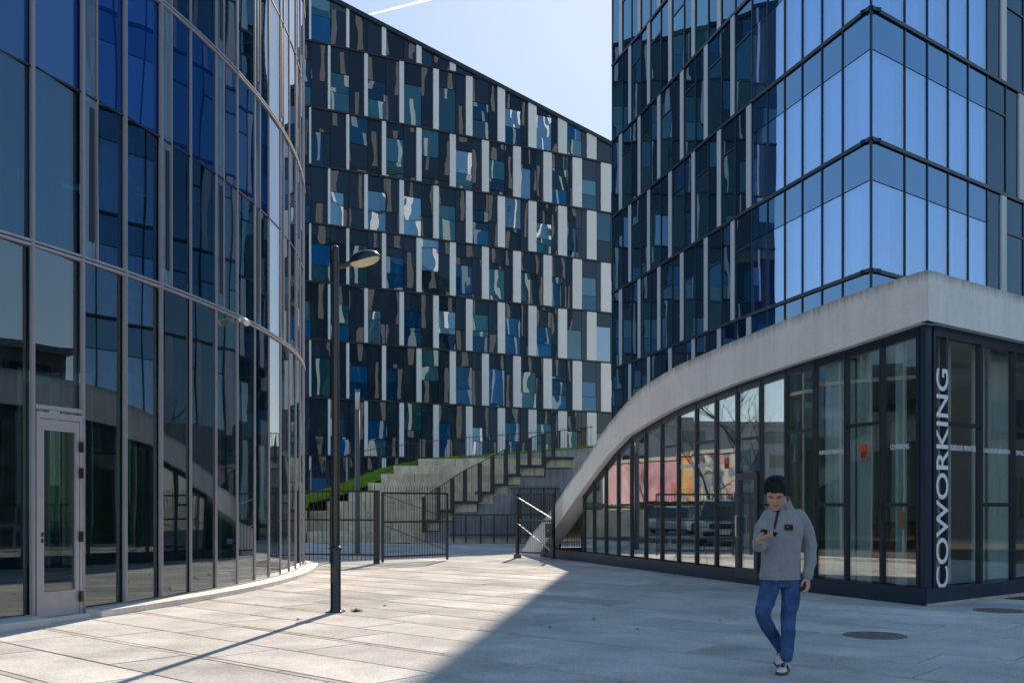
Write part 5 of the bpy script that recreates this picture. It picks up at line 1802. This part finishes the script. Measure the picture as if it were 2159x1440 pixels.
# shoes
def shoe(heel, toe, up, name='shoe'):
    """trainer from heel to toe (sole line); up is the sole's normal"""
    heel, toe, up = Vector(heel), Vector(toe), Vector(up).normalized()
    d = (toe - heel); L = d.length; d.normalize()
    up = (up - d * up.dot(d)).normalized()
    s = d.cross(up).normalized()
    def P(t, x, z): return heel + d * (L * t) + s * x + up * z
    half = lambda t: lerp_table([(0, .026), (.08, .034), (.3, .034), (.5, .038), (.72, .047), (.88, .042), (.97, .026), (1.0, .012)], t)
    top = lambda t: lerp_table([(0, .075), (.1, .088), (.28, .090), (.42, .086), (.6, .066), (.8, .052), (.94, .042), (1.0, .026)], t)
    T = [0, .05, .12, .2, .3, .4, .5, .6, .7, .8, .88, .95, 1.0]
    rr = []
    for t in T:
        w, h = half(t), top(t)
        rr.append([P(t, w * cx, .024 + (h - .024) * cz) for cx, cz in ((-1, 0), (-1.02, .3), (-.85, .7), (-.45, .96), (0, 1), (.45, .96), (.85, .7), (1.02, .3), (1, 0))])
    up_ = MB().rings(rr, True).build(name, M_SHOEW, MAN, smooth=True)
    rr = []
    for t in T:
        w = half(t) * 1.08 + .001
        rr.append([P(t, -w, .002), P(t, -w, .026), P(t, w, .026), P(t, w, .002)])
    MB().rings(rr, True).build('sole', M_SOLE, up_)
    for k in range(3):
        for sx in (-1, 1):
            t = .40 + .075 * k
            st = []
            for q in range(5):
                z = .030 + (top(t) - .030) * (.12 + .17 * q)
                w = half(t + .02 * q) * (1.03 - .10 * max(0, q - 2))
                st.append(P(t + .022 * q, sx * (w + .002), z))
            MB().tube(st, .0055, 5).build('shoe_stripe', M_FLEECE_D, up_)
    for k in range(5):
        t = .46 + .055 * k
        st = [P(t + .004, x, top(t) + .003 - abs(x) * .25) for x in (-.02, 0, .02)]
        MB().tube(st, .0038, 5).build('lace', M_FLEECE_D, up_)
    return up_
tl = gnd(1645, 1424); hl = Vector((anL.x + .018, anL.y + .07, 0.0))
shoe(hl, (tl.x, tl.y, 0.004), (0, 0, 1))
tr2 = Vector((J(1638, 1391, 9.2).x, 9.18, 0.012))
shoe((anR.x + .045, anR.y + .10, .155), (tr2.x, tr2.y, tr2.z), (0.1, -.45, 1))
# phone in the right hand
ph = empty('smartphone', tuple(wrR), 'thin black smartphone held up in the walking man\'s hand', 'phone')
pc = wrR + hRd.normalized() * .095 + Vector((.012, .0, .046))
pd = Vector((1, -.10, -.24)).normalized()
pn_ = Vector((0.05, .48, .87)); pn_ = (pn_ - pd * pn_.dot(pd)).normalized(); pw = pd.cross(pn_)
o = MB().obox(pc, pd * .070, pw * .036, pn_ * .0045)
o = o.build('case', M_PHONE, ph); bevel_mesh(o.data, .003, 2)
MB().obox(pc + pn_ * .0052, pd * .066, pw * .033, pn_ * .0005).build('screen', M_PHONE, ph)
# ------------------------------------------------------------------ the surroundings the glass mirrors
def city_block(name, x, y, w, d, h, rot, m, mw, floors, cols, label, cat='building', roofm=None):
    B = empty(name, (x, y, 0), label, cat)
    R = Matrix.Translation((x, y, 0)) @ Matrix.Rotation(rot, 4, 'Z')
    MB().box(-w/2, w/2, -d/2, d/2, -0.1, h).build('wall', m, B, M=R)
    MB().box(-w/2 - .3, w/2 + .3, -d/2 - .3, d/2 + .3, h, h + .4).build('roof', roofm or M_CONC3, B, M=R)
    me = MB().box(-.5, .5, -.08, .03, 0, 1).mesh('window', mw)
    fh = h / floors
    for f in range(floors):
        for c in range(cols):
            for side in (0, 1, 2):
                if side == 0: xx, yy, rr, L = -w/2 + (c + .5) * w / cols, -d/2, 0, w / cols
                elif side == 1: xx, yy, rr, L = w/2, -d/2 + (c + .5) * d / cols, RAD(90), d / cols
                else: xx, yy, rr, L = -w/2, -d/2 + (c + .5) * d / cols, RAD(-90), d / cols
                M = R @ Matrix.Translation((xx, yy, f * fh + fh * .28)) @ Matrix.Rotation(rr, 4, 'Z') @ Matrix.Diagonal((min(L * .55, 2.2), 1, fh * .5, 1))
                place(bpy.data.objects.new('window', me), B, M)
    return B
M_STUCCO = surface('grey_stucco', (0.38, 0.39, 0.41), rough=0.9, var=0.08, scale=0.5)
M_CREAM = surface('cream_stucco', (0.50, 0.46, 0.38), rough=0.9, var=0.08, scale=0.5)
M_BRICK = surface('brown_brick', (0.24, 0.20, 0.18), rough=0.9, var=0.15, scale=0.8)
G_CITY = glass('glass_city', 1.9, (0.8, 0.9, 1.0), (0.015, 0.02, 0.028), wave=0.003)
city_block('flat_block', -58, 74, 26, 14, 9.0, RAD(38), M_STUCCO, G_CITY, 4, 6, 'plain grey block beyond the street, mirrored in the low glass storey')
city_block('flat_block', -50, 80, 14, 12, 9.5, RAD(30), M_CREAM, G_CITY, 3, 4, 'cream low block beyond the grey block, seen only in the glass')
city_block('flat_block', 46, 30, 16, 30, 10.5, RAD(12), M_BRICK, G_CITY, 3, 7, 'dark brick block across the street at the right, mirrored in the corner glass')
city_block('flat_block', 24, -38, 34, 14, 12, RAD(8), M_CREAM, G_CITY, 4, 9, 'long cream block behind the viewer across the street')
city_block('flat_block', -30, -44, 30, 14, 14, RAD(-12), M_STUCCO, G_CITY, 4, 8, 'grey block behind the viewer to the left')
city_block('flat_block', 62, -6, 16, 22, 12, RAD(-6), M_STUCCO, G_CITY, 4, 6, 'grey block behind the viewer to the far right')
# painted wall with bold colour fields
def mural_mat(name, cols, scale):
    m, nt = new_mat(name)
    out = N(nt, 'ShaderNodeOutputMaterial')
    b = N(nt, 'ShaderNodeBsdfPrincipled'); b.inputs['Roughness'].default_value = 0.8
    vec = coords(nt, True)
    v = N(nt, 'ShaderNodeTexVoronoi'); v.inputs['Scale'].default_value = scale; v.inputs['Randomness'].default_value = 1.0
    n1 = N(nt, 'ShaderNodeTexNoise'); n1.inputs['Scale'].default_value = 1.1; n1.inputs['Detail'].default_value = 3
    nt.links.new(vec, n1.inputs['Vector'])
    ad = N(nt, 'ShaderNodeVectorMath', operation='ADD')
    nt.links.new(vec, ad.inputs[0]); nt.links.new(n1.outputs['Color'], ad.inputs[1])
    nt.links.new(ad.outputs[0], v.inputs['Vector'])
    r = N(nt, 'ShaderNodeValToRGB'); r.color_ramp.interpolation = 'CONSTANT'
    els = r.color_ramp.elements
    while len(els) < len(cols): els.new(0.5)
    for i, (e, c) in enumerate(zip(els, cols)):
        e.position = i / len(cols); e.color = (*c, 1)
    nt.links.new(v.outputs['Color'], r.inputs[0])
    nt.links.new(r.outputs[0], b.inputs['Base Color'])
    nt.links.new(b.outputs[0], out.inputs[0])
    return m
mu = empty('painted_wall', (-27, 63, 0), 'long street wall painted in pink, yellow and blue fields, mirrored in the low glass storey', 'wall')
PK, YL, BLU, WH, DK, GR = (0.60, 0.33, 0.40), (0.66, 0.44, 0.16), (0.14, 0.22, 0.36), (0.55, 0.54, 0.50), (0.08, 0.08, 0.09), (0.2, 0.33, 0.3)
def mpt(az, dist): return (3.3 - math.sin(RAD(az)) * dist, 22.5 + math.cos(RAD(az)) * dist)
WA, WB = Vector(mpt(43.5, 56)), Vector(mpt(57, 39.5))
def wpt(t): return tuple(WA + (WB - WA) * t)
walls = [(wpt(0), wpt(.2), mural_mat('mural_pink', [PK, (0.64, 0.40, 0.46), PK, WH, PK], 1.4), 4.7),
         (wpt(.2), wpt(.44), mural_mat('mural_pink_two', [PK, PK, (0.55, 0.28, 0.38), (0.6, 0.18, 0.12)], 1.4), 4.7),
         (wpt(.44), wpt(.54), mural_mat('mural_yellow', [YL, YL, (0.75, 0.3, 0.1), (0.3, 0.3, 0.32), YL], 1.6), 4.9),
         (wpt(.54), wpt(.7), mural_mat('mural_blue', [BLU, WH, (0.27, 0.19, 0.34), DK, GR, WH], 1.7), 5.0),
         (wpt(.7), wpt(.86), mural_mat('mural_mixed', [WH, (0.55, 0.50, 0.42), PK, BLU, (0.55, 0.50, 0.42), DK], 1.5), 4.9),
         (wpt(.86), wpt(1), mural_mat('mural_pale', [(0.55, 0.50, 0.42), WH, BLU, (0.55, 0.5, 0.4)], 1.4), 4.7)]
for (a, b2, m, h) in walls:
    panel('painted_panel', m, mu, b2, a, 0.0, h, t=0.3)
    panel('coping', M_CREAM, mu, b2, a, h, h + 0.25, out=0.06, t=0.45)
hf = empty('board_fence', (-22, 55, 0), 'brown board fence in front of the painted wall, mirrored in the low glass storey', 'fence')
M_BOARD = surface('board', (0.10, 0.07, 0.045), rough=0.85, var=0.2, scale=4.0, obj_var=0.25)
fp0, fp1 = Vector(mpt(52, 36)), Vector(mpt(46, 41))
nb = 24
for k in range(nb):
    a, b2 = along(fp0, fp1, k / nb), along(fp0, fp1, (k + 0.94) / nb)
    panel('board', M_BOARD, hf, a, b2, 0.02, 1.75 + rnd.uniform(-.03, .03), t=0.025)
tag(MB().add([(-60, 40.8, -0.012), (-11.5, 40.8, -0.012), (-11.5, 52, -0.012), (-60, 52, -0.012)], [(0, 1, 2, 3)]).build('street', surface('asphalt', (0.13, 0.128, 0.125), var=0.15, scale=2.0, speck=0.2)), kind='structure')
# bare trees
M_BARK = surface('bark', (0.09, 0.075, 0.06), rough=0.9, var=0.2, scale=8.0)
def bare_tree(x, y, h, seed, label):
    T = empty('bare_tree', (x, y, 0), label, 'tree', 'bare street trees around the plaza')
    rg = random.Random(seed)
    trunk, crown = MB(), MB()
    def grow(mb, p, d, L, r, lev):
        pts = [p]; q = p.copy(); dd = d.copy()
        ns = 4
        for _ in range(ns):
            dd = (dd + Vector((rg.gauss(0, .13), rg.gauss(0, .13), rg.gauss(0.03, .06)))).normalized()
            q = q + dd * L / ns
            pts.append(q.copy())
        mb.tube(pts, [r * (1 - 0.55 * k / ns) for k in range(ns + 1)], 6 if lev < 2 else 4, cap=False)
        if lev < 4:
            for _ in range(4 if lev < 2 else 3):
                k = rg.randint(2, ns)
                a = rg.uniform(0, 2 * math.pi)
                side = Vector((math.cos(a), math.sin(a), 0.35))
                grow(crown, pts[k], (dd * 0.8 + side * rg.uniform(.5, .9)).normalized(), L * rg.uniform(.55, .75), r * .42, lev + 1)
    grow(trunk, Vector((x, y, -0.05)), Vector((0, 0, 1)), h * .38, h * 0.016, 0)
    trunk.build('trunk', M_BARK, T, smooth=True)
    crown.build('crown', M_BARK, T, smooth=True)
bare_tree(-28, 44.5, 13, 4, 'taller bare tree beyond the street beside the blue painted wall')
bare_tree(-31, 50, 9, 9, 'smaller bare tree beyond the street in front of the yellow painted wall')
bare_tree(-31.5, 55, 7.5, 14, 'thin bare tree in front of the pink painted wall')
bare_tree(34, 27, 8, 21, 'bare tree on the pavement across the street at the right')
bare_tree(39, 16, 9, 22, 'bare tree farther along the pavement at the right, nearer the viewer')
# parked cars
def car(x, y, rot, paint, label, suv=True):
    C = empty('parked_car', (x, y, 0), label, 'car', 'cars parked beyond the glass building')
    R = Matrix.Translation((x, y, 0)) @ Matrix.Rotation(rot, 4, 'Z')
    h = 1.72 if suv else 1.46
    gc = 0.24 if suv else 0.17
    bel = h * 0.58
    prof = [(-2.25, gc + .12), (-2.28, .62), (-2.2, bel - .06), (-1.9, bel), (0.85, bel + 0.02), (1.35, bel - .04), (2.1, bel - .16), (2.3, .66), (2.28, gc + .1), (1.9, gc), (-1.9, gc)]
    def sec(prof, wfun):
        rings = []
        for s in (-1, -0.86, 0.86, 1):
            rings.append([(px * (1 if abs(s) < 1 else .985), s * wfun(px, pz), pz if abs(s) < 1 else gc + (pz - gc) * .95) for px, pz in prof])
        return rings
    o = MB().rings(sec(prof, lambda a, z: .91 - .05 * max(0, (abs(a) - 1.6)))).build('body', paint, C, M=R)
    bevel_mesh(o.data, 0.03, 2, 25); smooth_by_angle(o, 35)
    gp = [(-2.02, bel), (-1.72, h - .06), (-1.2, h), (0.05, h), (0.32, h - .07), (1.12, bel + .01)]
    rings = []
    for s in (-1, 1):
        rings.append([(px, s * (.86 - .17 * (pz - bel) / (h - bel)), pz) for px, pz in gp])
    mw = MAT['car_glass']
    o = MB().rings(rings).build('cabin_glass', mw, C, M=R)
    roofp = [(-1.72, h - .055), (-1.2, h + .012), (0.05, h + .012), (0.32, h - .06)]
    o = MB().rings([[(px, s * .71, pz) for px, pz in roofp + [(p[0], p[1] - .05) for p in roofp[::-1]]] for s in (-1, 1)]).build('roof', paint, C, M=R)
    for px, pz0, pz1, lean in ((0.72, bel, h - .06, -.42), (-.5, bel, h - .01, 0), (-1.75, bel, h - .05, .22)):
        for s in (-1, 1):
            MB().seg((px, s * .872, pz0), (px + lean, s * .70, pz1), 0.05, 0.07).build('pillar', paint, C, M=R)
    for px in (-1.38, 1.42):
        for s in (-1, 1):
            rr = .35 if suv else .31
            w = sub_empty('wheel', C, R @ Vector((px, s * .8, rr)))
            def ringset(prof):
                return [[Vector((px + r * math.cos(2*math.pi*k/20), s * (.8 + yy), rr + r * math.sin(2*math.pi*k/20))) for k in range(20)] for r, yy in prof]
            MB().rings(ringset([(rr * .62, -.1), (rr * .96, -.11), (rr, -.08), (rr, .09), (rr * .95, .12), (rr * .66, .125)])).build('tyre', MAT['rubber'], w, M=R)
            MB().rings(ringset([(rr * .62, .1), (rr * .60, .118), (rr * .2, .10), (rr * .1, .13)])).build('rim', MAT['alloy'], w, M=R)
    for s in (-1, 1):
        MB().obox((2.24, s * .66, .80), (.06, 0, 0), (0, .17, 0), (0, 0, .075)).build('headlight', MAT['lens'], C, M=R)
        MB().obox((.62, s * 1.0, bel + .1), (.07, 0, 0), (0, .09, 0), (0, 0, .06)).build('mirror', paint, C, M=R)
    MB().obox((2.29, 0, .74), (.02, 0, 0), (0, .46, 0), (0, 0, .1)).build('grille', MAT['rubber'], C, M=R)
    MB().obox((2.30, 0, .46), (.02, 0, 0), (0, .70, 0), (0, 0, .09)).build('air_intake', MAT['rubber'], C, M=R)
    MB().obox((2.318, 0, .50), (.008, 0, 0), (0, .26, 0), (0, 0, .055)).build('number_plate', M_LET, C, M=R)
    MB().obox((2.1, 0, bel - .1), (.02, 0, 0), (0, .6, 0), (0, 0, .012)).build('wiper', MAT['rubber'], C, M=R)
MAT['car_glass'] = glass('car_glass', 1.7, (1, 1, 1), (0.01, 0.014, 0.018), wave=0.0)
MAT['rubber'] = surface('rubber', (0.012, 0.012, 0.013), rough=0.7, var=0.0)
MAT['alloy'] = surface('alloy', (0.55, 0.55, 0.56), rough=0.3, metal=0.8, var=0.0)
MAT['lens'] = surface('lens', (0.75, 0.78, 0.82), rough=0.1, var=0.0, coat=0.5)
P_WHITE = surface('paint_white', (0.70, 0.71, 0.72), rough=0.3, var=0.0, coat=0.8)
P_DARK = surface('paint_dark', (0.025, 0.035, 0.05), rough=0.3, var=0.0, coat=0.8)
car(-10.3, 31.9, RAD(-38), P_WHITE, 'white high parked car behind the left glass building, mirrored in the low glass storey')
car(-14.5, 43.5, RAD(158), P_DARK, 'dark low parked car on the street beyond the left glass building', suv=False)
car(-21, 43, RAD(165), P_WHITE, 'white low parked car farther down the street beyond the left glass building', suv=False)
# far vapour trail
ct = MB()
p0, p1 = at(778, 32, 9000), at(912, -2, 9000)
ct.tube([p0 + (p1 - p0) * k / 24 for k in range(25)], [5 + 7 * (k / 24) ** .8 + rnd.uniform(-1.5, 1.5) for k in range(25)], 10)
m, nt = new_mat('vapour')
o_ = N(nt, 'ShaderNodeOutputMaterial'); tb = N(nt, 'ShaderNodeBsdfTransparent'); df = N(nt, 'ShaderNodeBsdfTranslucent'); df.inputs['Color'].default_value = (1, 1, 1, 1)
mx = N(nt, 'ShaderNodeMixShader'); lw = N(nt, 'ShaderNodeLayerWeight'); lw.inputs['Blend'].default_value = 0.5
rp_ = ramp(nt, lw.outputs['Facing'], [(0.1, 0.42), (0.9, 0.0)])
nt.links.new(rp_, mx.inputs[0]); nt.links.new(tb.outputs[0], mx.inputs[1]); nt.links.new(df.outputs[0], mx.inputs[2]); nt.links.new(mx.outputs[0], o_.inputs[0])
tag(ct.build('vapour_trail', m, smooth=True), kind='stuff')
